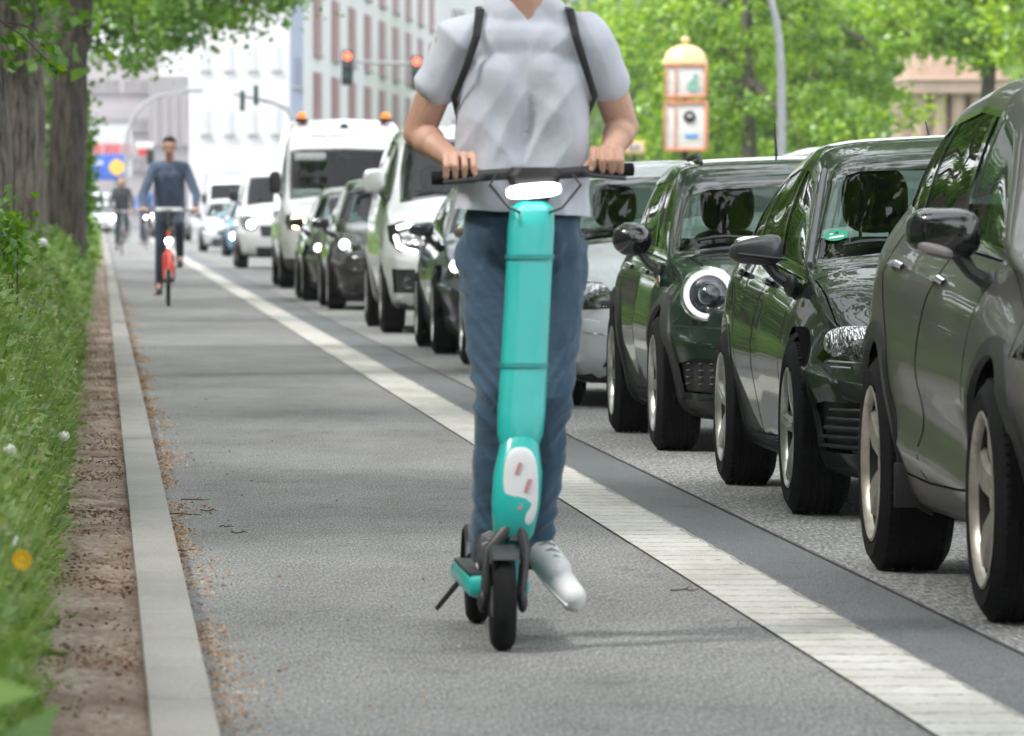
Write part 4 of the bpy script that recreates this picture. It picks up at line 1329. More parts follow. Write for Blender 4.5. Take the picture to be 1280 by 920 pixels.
# ---------- near car one: bronze grey crossover
M_suv = paint('bronze_grey_paint', (0.185, 0.172, 0.166), 0.75, 0.40, 0.6, .35)
def suv_extra(root, bvh, s):
    # plastic sill panel and mud flap behind the front wheel
    for sx in (-1, 1):
        mb = MB(); mb.box((sx * (s['W'] - .13), s['fo'] + s['wb'] - s['r'] - .10, .29), (.2, .012, .14), .004)
        mb.build('mud_flap', M_black, root)
def suv_post(G):
    # swelling along the foot of the doors
    x, y, z = G[..., 0], G[..., 1], G[..., 2]
    w = sstep(1.25, 1.6, y) * (1 - sstep(2.85, 3.1, y)) * (x > .6)
    zl = .34 + .05 * (y - 1.4)
    b = .034 * np.exp(-((z - zl) / .055) ** 2) - .020 * np.exp(-((z - zl - .15) / .08) ** 2)
    G = G.copy(); G[..., 0] = x + b * w
    return G
suv = dict(name='parked_car', cat='car', label='bronze grey crossover with dark mirror and flared arches, nearest and cropped at the right edge', group=GQ,
    L=4.33, W=.90, fo=.86, wb=2.60, r=.340, tw_=.225, rim=.245, spokes=(5, 'broad'), mrim=M_alloyw, zm=.62, paint=M_suv,
    top=[(0, .84), (.35, .96), (1.0, 1.06), (1.22, 1.10), (1.95, 1.50), (2.3, 1.575), (2.8, 1.60), (3.6, 1.565), (4.05, 1.50), (4.33, 1.28)],
    belt=[(0, .78), (1.2, 1.0), (2.0, 1.03), (3.0, 1.07), (3.6, 1.13), (4.33, 1.18)],
    edge=[(0, .70), (.9, .74), (1.22, .74), (1.95, .60), (2.6, .585), (3.6, .56), (4.33, .52)],
    crown=[(0, .05), (1.2, .06), (1.9, .06), (4.33, .07)],
    plan=[(0, .93), (.5, .99), (1.2, .985), (2.2, .975), (3.2, .985), (3.7, .985), (4.33, .91)],
    sill=[(0, .25), (.8, .21), (3.4, .21), (4.33, .34)],
    nose=[(.2, .12), (.35, .03), (.55, 0), (.8, .08), (1.0, .26)], tail=[(.3, .10), (.6, 0), (1.0, .02), (1.2, .12), (1.6, .42)],
    tc=1.22, tw=1.98, dlo=dict(t0=1.42, t1top=3.45, rear=[(3.62, 1.40)], t1bot=3.80), panes=[(1.4, 2.42), (2.50, 3.36), (3.40, 3.72)],
    rearglass=(.5, 1.17, .44, 1.48), m_arch=M_trim, lip=.052, archgap=.06, archoff=.014, bow=.03, shoulder=.15, sh2=.035,
    mirror=(1.50, 1.08, .84, (.105, .085, .076), 'pod'), mlamp=(.030, -.048, .052, .020), m_mlamp=mat('clear_repeater', (.26, .24, .23), .2), m_handle=M_chrome, m_mirror=M_gloss,
    handles=[(2.36, .93), (3.26, .97)], seat_t=2.4, seat_z=.98,
    parts=[dict(name='front_door', m=M_suv, poly=[(1.42, .34), (1.40, .80), (1.45, 1.00), (2.44, 1.035), (2.50, .70), (2.44, .32)], proj='side', allow={0}, seamed=True),
           dict(name='rear_door', m=M_suv, poly=[(2.455, .32), (2.515, .70), (2.455, 1.035), (3.50, 1.09), (3.52, .95), (3.20, .74), (3.02, .52), (2.98, .33)], proj='side', allow={0}, seamed=True),
           dict(name='lower_bumper', m=M_trim, poly=[(-1, .1), (1, .1), (1, .44), (.55, .44), (.45, .36), (-.45, .36), (-.55, .44), (-1, .44)], proj='front', tmax=.5, allow={0}, off=.01, wall=.02, split=False),
           dict(name='grille', m=M_black, poly=[(-.5, .62), (.5, .62), (.56, .74), (-.56, .74)], proj='front', tmax=.6, allow={0}, split=False),
           dict(name='headlight', m=M_lens, poly=[(.50, .72), (.62, .66), (.88, .76), (.90, .92), (.75, .90)], proj='front', tmax=.62, allow={0}, off=.002, recess=.05)],
    seams=[([(.55, .62), (.75, .86), (1.2, .98)], 'side', False)],
    post=suv_post, extra=suv_extra, x=3.35, y=17.22, yaw=0)

# ---------- near car two: very dark green hatchback
M_hatch = paint('black_green_paint', (0.009, 0.015, 0.012), 0.1, 0.4, 0.12, .75)
def hatch_extra(root, bvh, s):
    # green emission sticker low in the corner of the windscreen
    zc = .975
    h, n = hit(bvh, -.645, 1.048)
    mb = MB(); T = Matrix.Translation(h + n * .004) @ n.to_track_quat('-Y', 'Z').to_matrix().to_4x4() if False else None
    up = Vector((0, 0, 1)); rt = up.cross(-n).normalized() * -1; rt = Vector((1, 0, 0)) - n * n.x; rt.normalize(); u2 = rt.cross(n) * -1; u2 = n.cross(rt); 
    if u2.z < 0: u2 = -u2
    o = h + n * .004
    def disc(rx, ry, c, m, name, par, e=1.0):
        pl = oval(0, 0, rx, ry, 28, e); mb = MB()
        mb.add([c + rt * a + u2 * b for a, b in pl], [tuple(range(28))]); return mb.build(name, m, par, False)
    st = disc(.048, .046, o, mat('sticker_green', (0.0, 0.30, 0.17), .5), 'sticker', root)
    disc(.029, .0085, o + n * .0012 - u2 * .017, M_plate, 'sticker_field', st, .4)
    disc(.008, .006, o + n * .0012 - rt * .017 + u2 * .012, M_plate, 'sticker_code', st)
    M = Matrix(((rt.x, u2.x, n.x, 0), (rt.y, u2.y, n.y, 0), (rt.z, u2.z, n.z, 0), (0, 0, 0, 1)))
    vs_, fs_ = text_mb('4', .034, Matrix.Translation(o + n * .0015 + u2 * .016 + rt * .004) @ M, .0003)
    mb = MB(); mb.add(vs_, fs_); mb.build('sticker_number', M_gloss, st, False)
    mb = MB(); mb.tube([(0, 3.55, 1.44), (0, 3.70, 1.52)], [.008, .003], 6); mb.ell((0, 3.54, 1.435), (.02, .03, .014), 10, 6); mb.build('roof_antenna', M_black, root)
    # bright trim along the screen pillar
    for sx in (-1, 1):
        pts = []
        for t_ in np.linspace(1.18, 1.92, 8):
            xx = np.interp(t_, [1.14, 1.92], [.765, .615]) + .006
            hh, nn, _, _ = bvh.ray_cast(Vector((sx * xx, t_, 3)), Vector((0, 0, -1)))
            if hh is not None: pts.append(hh + nn * .006)
        mb = MB(); mb.tube(pts, .011, 8); mb.build('pillar_trim', mat('satin_trim', (0.30, 0.30, 0.34), .3, .8), root)
    # lamp internals
    for sx in (-1, 1):
        h, n = hit(bvh, sx * .690, .655)
        mb = MB(); mb.ell(h + Vector((-.01 * sx, .048, 0)), (.130, .026, .064), 24, 12, .8, Matrix.Rotation(R(28 * sx), 4, 'Z')); mb.build('lamp_bowl', M_reflect, root)
    for sx in (-1, 1):
        for outl in ([(.50, .590), (.65, .583), (.775, .586)], [(.50, .572), (.65, .562), (.77, .566)]):
            q = [hit(bvh, sx * a, b)[0] + Vector((0, -.001, 0)) for a, b in outl]
            mb = MB(); mb.tube(q, .0045, 6); mb.build('lamp_frame', M_clear, root)
    # lower grille slats
    for sx in (-1, 1):
        mb = MB()
        for k in range(5):
            z = .275 + k * .034; x0 = .48 + .01 * k; x1 = .80 - .004 * k
            A = [hit(bvh, sx * (x0 + (x1 - x0) * q / 6), z)[0] + Vector((0, .004, 0)) for q in range(7)]
            mb.tube(A, .008 if k != 2 else .010, 6)
        mb.build('grille_slats', M_black, root)
hatch = dict(name='parked_car', cat='car', label='very dark green hatchback with green windscreen sticker, second from the right edge', group=GQ,
    L=4.26, W=.895, fo=.86, wb=2.63, r=.325, tw_=.205, rim=.225, spokes=(5, 'twin'), zm=.56, paint=M_hatch,
    top=[(0, .66), (.3, .78), (.8, .90), (1.14, .975), (1.92, 1.385), (2.25, 1.445), (2.7, 1.46), (3.5, 1.42), (4.0, 1.35), (4.26, 1.15)],
    belt=[(0, .66), (1.1, .885), (2.0, .93), (3.0, .965), (3.7, 1.01), (4.26, 1.03)],
    apil=-.002, edge=[(0, .66), (.8, .75), (1.14, .765), (1.92, .615), (2.6, .59), (3.6, .54), (4.26, .50)],
    crown=[(0, .05), (1.1, .055), (1.9, .055), (4.26, .06)],
    plan=[(0, .93), (.5, .985), (1.2, .98), (2.2, .975), (3.2, .985), (3.6, .985), (4.26, .91)],
    sill=[(0, .17), (.8, .16), (3.4, .17), (4.26, .26)],
    nose=[(.15, .14), (.25, .02), (.45, 0), (.62, .06), (.8, .24)], tail=[(.25, .10), (.5, 0), (.9, .02), (1.05, .1), (1.4, .40)],
    tc=1.14, tw=1.92, dlo=dict(t0=1.34, t1top=3.32, rear=[(3.50, 1.26)], t1bot=3.66), panes=[(1.3, 2.36), (2.44, 3.22), (3.27, 3.56)],
    rearglass=(.52, 1.03, .46, 1.34), lip=.02, archgap=.045, archoff=.004, bow=.03, shoulder=.125, sh2=.03, m_arch=M_hatch,
    mirror=(1.44, .998, .872, (.102, .075, .068), 'wedge'), mlamp=(-.02, -.030, .10, .008), m_mirror=mat('mirror_grey', (0.05, 0.05, 0.052), .35, coat=.4), m_mlamp=M_trim, m_handle=M_gloss,
    handles=[(2.28, .855), (3.22, .885)], seat_t=2.30, seat_z=.87, hr=.32,
    parts=[dict(name='front_door', m=M_hatch, poly=[(1.40, .27), (1.36, .70), (1.42, .88), (2.38, .925), (2.44, .62), (2.38, .25)], proj='side', allow={0}, seamed=True),
           dict(name='rear_door', m=M_hatch, poly=[(2.395, .25), (2.455, .62), (2.395, .925), (3.42, .965), (3.44, .85), (3.16, .68), (3.02, .50), (2.98, .26)], proj='side', allow={0}, seamed=True),
           dict(name='bonnet', m=M_hatch, poly=[(-.69, .36), (-.3, .10), (.3, .10), (.69, .36), (.735, .55), (.765, .98), (.4, 1.10), (-.4, 1.10), (-.765, .98), (-.735, .55)], proj='top', tmax=1.3, zmin=.6, allow={0}, seamed=True, split=False, wid=.006),
           dict(name='grille', m=M_black, poly=[(-.46, .60), (.46, .60), (.50, .665), (-.50, .665)], proj='front', tmax=.6, allow={0}, split=False),
           dict(name='lower_grille', m=M_black, poly=[(.44, .44), (.46, .27), (.56, .25), (.82, .25), (.84, .42), (.80, .44)], proj='front', tmax=.5, allow={0}, off=-.03),
           dict(name='centre_grille', m=M_black, poly=[(-.40, .26), (.40, .26), (.42, .44), (-.42, .44)], proj='front', tmax=.5, allow={0}, off=-.02, split=False),
           dict(name='headlight', m=M_lens, poly=[(.46, .60), (.50, .585), (.79, .578), (.828, .62), (.83, .70), (.79, .735), (.50, .68)], proj='front', tmax=.55, allow={0}, off=.002, recess=.045)],
    extra=hatch_extra, x=3.485, y=23.65, yaw=0)

# ---------- near car three: rounded dark green small car with round lamps
M_mini = paint('british_green_paint', (0.005, 0.016, 0.011), 0.1, 0.4, 0.12, .75)
def mini_extra(root, bvh, s):
    for sx in (-1, 1):
        cx, cz = sx * .640, .748
        h, n = hit(bvh, cx, cz); yy = h.y - .052
        RY = Matrix.Translation((cx, yy, cz)) @ Matrix.Rotation(R(8 * sx), 4, 'Z') @ Matrix.Rotation(R(-7), 4, 'X') @ Matrix.Rotation(R(90), 4, 'X')
        mb = MB(); mb.lathe([(.135, -.03), (.136, .035), (.128, .05), (.118, .052), (.112, .040), (.110, 0)], 40, RY)
        ring = mb.build('headlight', M_chrome, root)
        mb = MB(); mb.lathe([(.113, .036), (.109, .047), (.096, .047), (.091, .036)], 40, RY); mb.build('halo', M_ring, ring)
        mb = MB(); mb.lathe([(.092, .034), (.080, .015), (.055, .0), (.0, -.004)], 32, RY); mb.build('reflector', M_chrome, ring)
        mb = MB(); mb.lathe([(.05, .0), (.046, .022), (.03, .036), (.0, .04)], 24, RY); mb.build('projector', mat('projector_lens', (0.05, 0.06, 0.08), .05, coat=1.0), ring)
        mb = MB(); mb.lathe([(.118, .045), (.09, .062), (.05, .074), (0, .078)], 32, RY); mb.build('lens_cover', M_lens, ring)
        # roof rail
        mb = MB(); mb.tube([bvh.ray_cast(Vector((sx * (.52 - .010 * q), 1.90 + q * .21, 3)), Vector((0, 0, -1)))[0] + Vector((0, 0, .004 if q in (0, 7) else .024)) for q in range(8)], [.010, .015, .015, .015, .015, .015, .015, .010], 8); mb.build('roof_rail', M_trim, root)
        mb = MB(); 0 and mb.tube([(sx * .53, 1.80, 1.345), (sx * .53, 1.92, 1.40), (sx * .53, 2.3, 1.425), (sx * .52, 3.3, 1.41), (sx * .50, 3.6, 1.35)], [.012, .02, .02, .02, .012], 8)
        # side scuttle badge
        h, n, _, _ = bvh.ray_cast(Vector((sx * 3, 1.16, .80)), Vector((-sx, 0, 0)))
        mb = MB(); mb.ell(h + n * .004, (.005, .085, .034), 14, 8, .7); bd = mb.build('side_badge', M_chrome, root)
        mb = MB()
        for q in (-.3, .3): mb.ell(h + n * .008 + Vector((0, .04 * q, .02 * q)), (.004, .022, .010), 10, 6)
        mb.build('badge_letter', mat('badge_red', (0.5, 0.02, 0.02), .4), bd)
    mb = MB(); mb.tube([(0, 3.3, 1.43), (0, 3.40, 1.60)], [.008, .004], 6); mb.build('roof_antenna', M_black, root)
    for sx in (-1, 1):
        mb = MB()
        for k in range(4):
            for j in range(5):
                h, n = hit(bvh, sx * (.53 + j * .05), .33 + k * .032); mb.ell(h + Vector((0, .022, 0)), (.016, .006, .006), 8, 6)
        mb.build('grille_mesh', M_trim, root)
mini = dict(name='parked_car', cat='car', label='dark green small car with round halo headlight and round mirror, third from the right', group=GQ,
    L=4.0, W=.865, fo=.78, wb=2.50, r=.320, tw_=.20, rim=.228, spokes=(8, 'thin'), zm=.55, paint=M_mini,
    top=[(0, .76), (.2, .87), (.6, .93), (1.05, .965), (1.62, 1.33), (1.85, 1.40), (2.4, 1.425), (3.3, 1.415), (3.8, 1.36), (4.0, 1.15)],
    belt=[(0, .72), (1.0, .915), (2.0, .935), (3.2, .96), (4.0, .98)],
    edge=[(0, .62), (.5, .68), (1.05, .745), (1.62, .645), (2.4, .62), (3.4, .58), (4.0, .52)],
    crown=[(0, .07), (.6, .07), (1.0, .06), (1.6, .045), (4.0, .055)],
    plan=[(0, .92), (.4, .99), (1.1, .985), (2.2, .975), (3.1, .985), (3.5, .985), (4.0, .92)],
    sill=[(0, .20), (.8, .17), (3.2, .17), (4.0, .26)],
    nose=[(.15, .12), (.28, .01), (.5, 0), (.72, .03), (.92, .16)], tail=[(.25, .08), (.5, 0), (1.0, .03), (1.4, .22)], nbow=.24,
    tc=1.05, tw=1.63, dlo=dict(t0=1.14, t1top=3.45, rear=[(3.58, 1.25)], t1bot=3.66), panes=[(1.2, 2.12), (2.20, 3.0), (3.06, 3.56)],
    rearglass=(.50, 1.0, .46, 1.32), m_arch=M_trim, lip=.062, archgap=.045, archoff=.014, apil=.012, bow=.02,
    shoulder=.12, sh2=.03, mirror=(1.33, 1.006, .842, (.097, .085, .082), 'round'), m_mirror=M_gloss, handles=[(2.05, .84), (2.95, .86)], m_handle=M_chrome, seat_t=2.02, seat_z=.88,
    parts=[dict(name='front_door', m=M_mini, poly=[(1.28, .28), (1.24, .65), (1.26, .90), (2.14, .925), (2.20, .6), (2.14, .26)], proj='side', allow={0}, seamed=True),
           dict(name='rear_door', m=M_mini, poly=[(2.155, .26), (2.215, .6), (2.155, .925), (3.10, .95), (3.12, .85), (2.92, .66), (2.78, .48), (2.74, .26)], proj='side', allow={0}, seamed=True),
           dict(name='grille', m=M_black, poly=[(-.44, .56), (-.36, .46), (.36, .46), (.44, .56), (.42, .68), (-.42, .68)], proj='front', tmax=.5, allow={0}, split=False),
           dict(name='lower_bumper', m=M_trim, poly=[(-1, .1), (1, .1), (1, .40), (.90, .40), (.82, .255), (-.82, .255), (-.90, .40), (-1, .40)], proj='front', tmax=.42, allow={0}, off=.008, wall=.015, split=False),
           dict(name='lower_grille', m=M_black, poly=[(.50, .45), (.47, .31), (.56, .28), (.76, .29), (.78, .42), (.72, .45)], proj='front', tmax=.45, allow={0}, off=-.02),
           dict(name='bonnet', m=M_mini, poly=[(-.60, .42), (-.3, .12), (.3, .12), (.60, .42), (.66, .98), (.4, 1.03), (-.4, 1.03), (-.66, .98)], proj='top', tmax=1.15, zmin=.6, allow={0}, seamed=True, split=False, wid=.006)],
    seams=[([(-.8, .60), (-.3, .585), (.3, .585), (.8, .60)], 'front', False)],
    extra=mini_extra, x=3.50, y=30.22, yaw=0)
for s_ in (suv, hatch, mini): vehicle(s_)
# ------------------------------------------------------------------ vehicles farther up the queue
def other(base, **kw):
    d = dict(base); d.update(kw); return d
def lamps_on(x, z, rad, m):
    def f(root, bvh, s):
        for sx in (-1, 1): lamp_disc(root, bvh, sx * x, z, rad, m)
        plate(root, bvh, .42)
    return f
def generic_parts(p, zl=.60, zh=.73, gl=(.44, .58)):
    return [dict(name='headlight', m=M_lens, poly=[(.46, zl), (.80, zl - .02), (.88, zl + .05), (.87, zh), (.60, zh - .02)], proj='front', tmax=.6, allow={0}, off=.002, recess=.04),
            dict(name='grille', m=M_black, poly=[(-.40, gl[0]), (.40, gl[0]), (.44, gl[1]), (-.44, gl[1])], proj='front', tmax=.6, allow={0}, split=False),
            dict(name='lower_grille', m=M_black, poly=[(-.62, .24), (.62, .24), (.55, .36), (-.55, .36)], proj='front', tmax=.5, allow={0}, off=-.01, split=False),
            dict(name='front_door', m=p, poly=[(1.40, .27), (1.36, .70), (1.42, .88), (2.38, .925), (2.44, .62), (2.38, .25)], proj='side', allow={0}, seamed=True),
            dict(name='rear_door', m=p, poly=[(2.395, .25), (2.455, .62), (2.395, .925), (3.42, .965), (3.44, .85), (3.16, .68), (3.02, .50), (2.98, .26)], proj='side', allow={0}, seamed=True)]

M_silver = paint('silver_paint', (0.60, 0.62, 0.66), 0.25, 0.35, 0.3, .6)
M_blueg = paint('blue_grey_paint', (0.05, 0.065, 0.095), 0.5, 0.3, 0.3)
M_beige = paint('beige_paint', (0.30, 0.27, 0.20), 0.4, 0.3, 0.3)
M_blackp = paint('black_paint', (0.012, 0.012, 0.014), 0.2, 0.25, 0.3)
M_olive = paint('olive_grey_paint', (0.13, 0.13, 0.105), 0.5, 0.3, 0.3)
M_white = paint('white_paint', (0.74, 0.74, 0.74), 0.0, 0.35, 0.35)
M_vsil = paint('pale_silver_paint', (0.58, 0.60, 0.60), 0.4, 0.32, 0.35)
M_lblue = paint('light_blue_paint', (0.12, 0.27, 0.42), 0.2, 0.3, 0.2)
M_dkgrey = paint('graphite_paint', (0.04, 0.042, 0.045), 0.4, 0.3, 0.3)

def silver_extra(root, bvh, s):
    for sx in (-1, 1):
        h, n = hit(bvh, sx * .66, .665)
        mb = MB(); mb.ell(h + Vector((0, .05, 0)), (.11, .03, .06), 20, 10, .8); mb.build('lamp_bowl', M_reflect, root)
    plate(root, bvh, .42)
vehicle(other(hatch, paint=M_silver, label='silver grey hatchback seen between the scooter rider and the round lamped car', x=3.52, y=37.3, step=.06, spokes=(7, 'thin'), m_arch=M_silver, m_mirror=M_silver, drop=.07,
    parts=generic_parts(M_silver, .585, .745), extra=silver_extra, m_handle=M_silver, L=4.3, hr=.30))
vehicle(other(hatch, paint=M_beige, label='beige hatchback almost hidden behind the scooter rider', x=3.57, y=44.7, step=.07, m_arch=M_beige, m_mirror=M_beige, parts=generic_parts(M_beige), extra=lamps_on(.68, .66, .045, M_chrome), spokes=(7, 'thin')))
vehicle(other(hatch, paint=M_blueg, label='blue grey hatchback left of the scooter rider, nose beside the jeans', x=3.54, y=50.9, step=.07, m_arch=M_blueg, m_mirror=M_blueg, parts=generic_parts(M_blueg, .62, .75), extra=lamps_on(.72, .70, .05, M_drl), spokes=(7, 'thin')))

def van_side(p, L, z0, z1):
    return [dict(name='front_door', m=p, poly=[(1.15, .36), (1.10, .9), (1.2, z0), (2.05, z0 + .03), (2.05, .33)], proj='side', allow={0}, seamed=True),
            dict(name='sliding_door', m=p, poly=[(2.2, .35), (2.2, z1), (3.45, z1), (3.45, .35)], proj='side', allow={0}, seamed=True)]
def van_extra(root, bvh, s):
    for sx in (-1, 1):   # hooked daytime lamp
        P = [hit(bvh, sx * a, b)[0] + Vector((0, -.012, 0)) for a, b in [(.66, .98), (.76, 1.005), (.845, .98), (.862, .90), (.84, .81), (.77, .775), (.68, .76)]]
        mb = MB(); mb.tube(P[:3], [.016, .022, .02], 8); a = mb.build('daytime_lamp', M_drl, root)
        mb = MB(); mb.tube(P[3:], [.02, .022, .022, .018], 8); mb.build('daytime_lamp', M_drl, root)
        h, n = hit(bvh, sx * .73, .88)
        mb = MB(); mb.ell(h + Vector((0, .02, 0)), (.07, .03, .06), 18, 8); mb.build('lamp_bowl', M_reflect, root)
        h, n = hit(bvh, sx * .76, .47)
        mb = MB(); mb.ell(h, (.055, .02, .05), 16, 8); mb.build('fog_lamp', M_lens, root)
    plate(root, bvh, .50)
van = dict(name='parked_van', cat='van', label='pale silver van with lit hooked lamps left of the scooter rider', group=GQ,
    L=4.97, W=.99, fo=.93, wb=3.30, r=.345, tw_=.215, rim=.215, spokes=(10, 'thin'), mrim=M_alloy, zm=.70, paint=M_vsil, step=.07,
    top=[(0, .96), (.3, 1.08), (.75, 1.20), (.95, 1.27), (1.85, 1.86), (2.3, 1.96), (3.2, 1.99), (4.6, 1.97), (4.97, 1.80)],
    belt=[(0, .90), (.9, 1.12), (1.6, 1.16), (2.5, 1.20), (4.97, 1.22)],
    edge=[(0, .80), (.95, .83), (1.85, .74), (2.4, .74), (4.6, .74), (4.97, .70)], crown=[(0, .06), (.9, .06), (1.9, .08), (4.97, .10)],
    plan=[(0, .93), (.5, .99), (1.2, .995), (4.3, .99), (4.97, .95)], sill=[(0, .26), (.8, .24), (4.1, .24), (4.97, .34)],
    nose=[(.25, .10), (.4, 0), (.62, 0), (.85, .07), (1.1, .26)], tail=[(.3, .06), (.6, 0), (1.9, .08)], shoulder=.06, bow=.03, sag=.07,
    tc=.97, tw=1.86, dlo=dict(t0=1.12, t1top=4.4, t1bot=4.5), panes=[(1.1, 2.0), (2.2, 3.4), (3.5, 4.4)], lip=.03, m_arch=M_vsil,
    mirror=(1.35, 1.42, .95, (.105, .07, .115), 'box'), m_mirror=M_vsil, footdy=.0, seat_t=2.1, seat_z=1.15, seat_x=.42,
    parts=[dict(name='headlight', m=M_lens, poly=[(.60, .80), (.66, .74), (.84, .76), (.92, .86), (.93, 1.00), (.80, 1.04), (.66, 1.00)], proj='front', tmax=.8, allow={0}, off=.002, recess=.04),
           dict(name='grille', m=M_black, poly=[(-.52, .62), (.52, .62), (.56, .84), (-.56, .84)], proj='front', tmax=.6, allow={0}, off=-.01, split=False),
           dict(name='lower_bumper', m=M_trim, poly=[(-.6, .2), (.6, .2), (.62, .42), (-.62, .42)], proj='front', tmax=.5, allow={0}, off=.004, split=False),
           dict(name='fog_lamp_recess', m=M_black, poly=[(.62, .38), (.88, .38), (.90, .60), (.70, .60)], proj='front', tmax=.5, allow={0}, off=-.02)] + van_side(M_vsil, 4.97, 1.15, 1.18),
    extra=van_extra, x=3.60, y=59.6)
vehicle(van)
vehicle(other(hatch, paint=M_blackp, label='black compact car with silvery headlights between the two vans', x=3.50, y=73.7, step=.08, m_arch=M_blackp, m_mirror=M_blackp, H=1.55,
    top=[(a, b * 1.05) for a, b in hatch['top']], belt=[(a, b * 1.04) for a, b in hatch['belt']], parts=generic_parts(M_blackp, .68, .84), extra=lamps_on(.70, .75, .06, M_drl), spokes=(7, 'thin')))
vehicle(other(hatch, paint=M_olive, label='olive grey hatchback tucked behind the black compact car', x=3.44, y=81.0, step=.08, m_arch=M_olive, m_mirror=M_blackp, parts=generic_parts(M_olive), extra=lamps_on(.70, .67, .05, M_drl), spokes=(7, 'thin')))

def sprinter_extra(root, bvh, s):
    for sx in (-1, 1):
        x = sx * .62
        mb = MB(); mb.ell((x, 2.25, 2.54), (.065, .065, .055), 16, 10, .8); bc = mb.build('beacon', M_beacon, root)
        mb = MB(); mb.lathe([(.09, 2.44), (.09, 2.50), (0, 2.50)], 16, Matrix.Translation((x, 2.25, 0))); mb.build('beacon_base', M_black, bc)
        lamp_disc(root, bvh, sx * .74, .975, .11, M_litw)
    # emblem and a line of grey lettering over the windscreen
    h, n = hit(bvh, 0, 2.36)
    mb = MB(); mb.ell(h, (.07, .02, .07), 16, 8); mb.build('emblem', M_trim, root)
    mb = MB()
    for k in range(26):
        if k in (6, 13, 19): continue
        x = -.50 + k * .043; h, n = hit(bvh, x, 2.235); mb.box(h + Vector((0, -.002, 0)), (.026, .012, .034 + .008 * (k % 3)), 0)
    mb.build('front_lettering', mat('grey_lettering', (0.2, 0.2, 0.21), .6), root)
    mb = MB(); mb.box((.45, s['tc'] + .42, 1.36), (.34, .02, .16), .005); mb.box((-.58, s['tc'] + .42, 1.36), (.42, .02, .18), .005); mb.box((-.05, s['tc'] + .42, 1.35), (.30, .02, .12), .005); mb.build('dashboard_papers', M_plate, root)
    mb = MB(); mb.box((-.52, s['tc'] + .62, 1.93), (.46, .02, .12), .01); mb.build('sun_visor', M_lining, root)
    plate(root, bvh, .52)
sprinter = other(van, label='tall white van with orange roof beacons and one warm lit headlamp', L=5.9, W=1.0, paint=M_white, x=3.62, y=94.0, step=.09, fo=.98, wb=3.66, r=.35,
    top=[(0, 1.10), (.3, 1.20), (.75, 1.28), (.95, 1.34), (1.75, 2.08), (2.0, 2.36), (2.4, 2.50), (5.5, 2.55), (5.9, 2.45)],
    belt=[(0, .95), (.9, 1.20), (1.6, 1.25), (5.9, 1.28)], edge=[(0, .84), (.95, .87), (1.75, .84), (2.4, .80), (5.5, .80), (5.9, .78)], crown=[(0, .05), (1.0, .05), (2.4, .08), (5.9, .08)],
    plan=[(0, .94), (.5, .99), (1.2, 1), (5.6, 1), (5.9, .98)], sill=[(0, .28), (5.0, .28), (5.9, .35)], nose=[(.25, .10), (.4, 0), (.9, .04), (1.15, .2)],
    tw=1.76, dlo=dict(t0=1.12, t1top=2.05, t1bot=2.1), panes=[(1.1, 2.0)], shoulder=.05, drop=.12,
    mirror=(1.35, 1.55, .98, (.09, .06, .17), 'box'), m_mirror=M_black, spokes=(10, 'thin'),
    parts=[dict(name='headlight', m=M_lens, poly=[(.55, .90), (.88, .86), (.93, .98), (.90, 1.08), (.60, 1.02)], proj='front', tmax=.8, allow={0}, off=.002, recess=.04),
           dict(name='grille', m=M_black, poly=[(-.50, .66), (.50, .66), (.54, .96), (-.54, .96)], proj='front', tmax=.6, allow={0}, off=-.01, split=False),
           dict(name='bumper', m=M_trim, poly=[(-1.1, .2), (1.1, .2), (1.1, .44), (-1.1, .44)], proj='front', tmax=.6, allow={0}, off=.004, split=False)] + van_side(M_white, 5.9, 1.2, 2.1), extra=sprinter_extra)
vehicle(sprinter)
vehicle(other(van, label='small white van just left of the tall van with orange beacons', paint=M_white, m_mirror=M_black, x=3.66, y=126, step=.1, parts=van['parts'][:3], extra=lamps_on(.72, .86, .075, M_lit), L=4.4, wb=2.9,
    dlo=dict(t0=1.12, t1top=2.05, t1bot=2.1), panes=[(1.1, 2.0)]))
vehicle(other(hatch, paint=M_lblue, label='light blue hatchback right of the front cyclist', x=3.92, y=158, step=.12, m_arch=M_lblue, m_mirror=M_lblue, parts=generic_parts(M_lblue)[:3], extra=lamps_on(.66, .50, .085, M_lit)))
vehicle(other(hatch, paint=M_silver, label='silver hatchback with bright headlights beside the front cyclist', x=3.62, y=176, step=.12, m_arch=M_silver, m_mirror=M_blackp, parts=generic_parts(M_silver)[:3], extra=lamps_on(.58, .72, .13, M_lit)))
vehicle(other(sprinter, label='white truck with blue roof edge behind the silver hatchback', cat='truck', name='parked_truck', x=4.7, y=226, step=.14, parts=sprinter['parts'][:2] + [dict(name='roof_band', m=paint('blue_roof', (0.03, .12, .42), 0, .4, .1), poly=[(-1.1, 2.36), (1.1, 2.36), (1.1, 2.8), (-1.1, 2.8)], proj='front', tmin=1.3, tmax=6, off=.003, split=False)], extra=lamps_on(.74, 1.0, .09, M_drl)))
vehicle(other(hatch, paint=M_dkgrey, label='dark grey car with one bright lamp left of the front cyclist', x=2.45, y=236, step=.12, m_arch=M_dkgrey, m_mirror=M_blackp, parts=generic_parts(M_dkgrey)[:3], extra=lambda root, bvh, s: lamp_disc(root, bvh, -.60, .88, .14, M_lit)))
vehicle(other(hatch, paint=M_vsil, label='pale silver car in front of the white van at the far left', x=-.05, y=292, step=.12, m_arch=M_vsil, m_mirror=M_blackp, parts=generic_parts(M_vsil)[:3], extra=lamps_on(-.0 + .58, .74, .16, M_lit), yaw=-9, group='vehicles at the far crossing'))
vehicle(other(van, paint=M_white, label='white van at the far left below the blue billboard', x=-.75, y=306, step=.14, m_mirror=M_black, parts=van['parts'][:2], extra=lamps_on(.72, .86, .05, M_drl), yaw=-9, group='vehicles at the far crossing'))
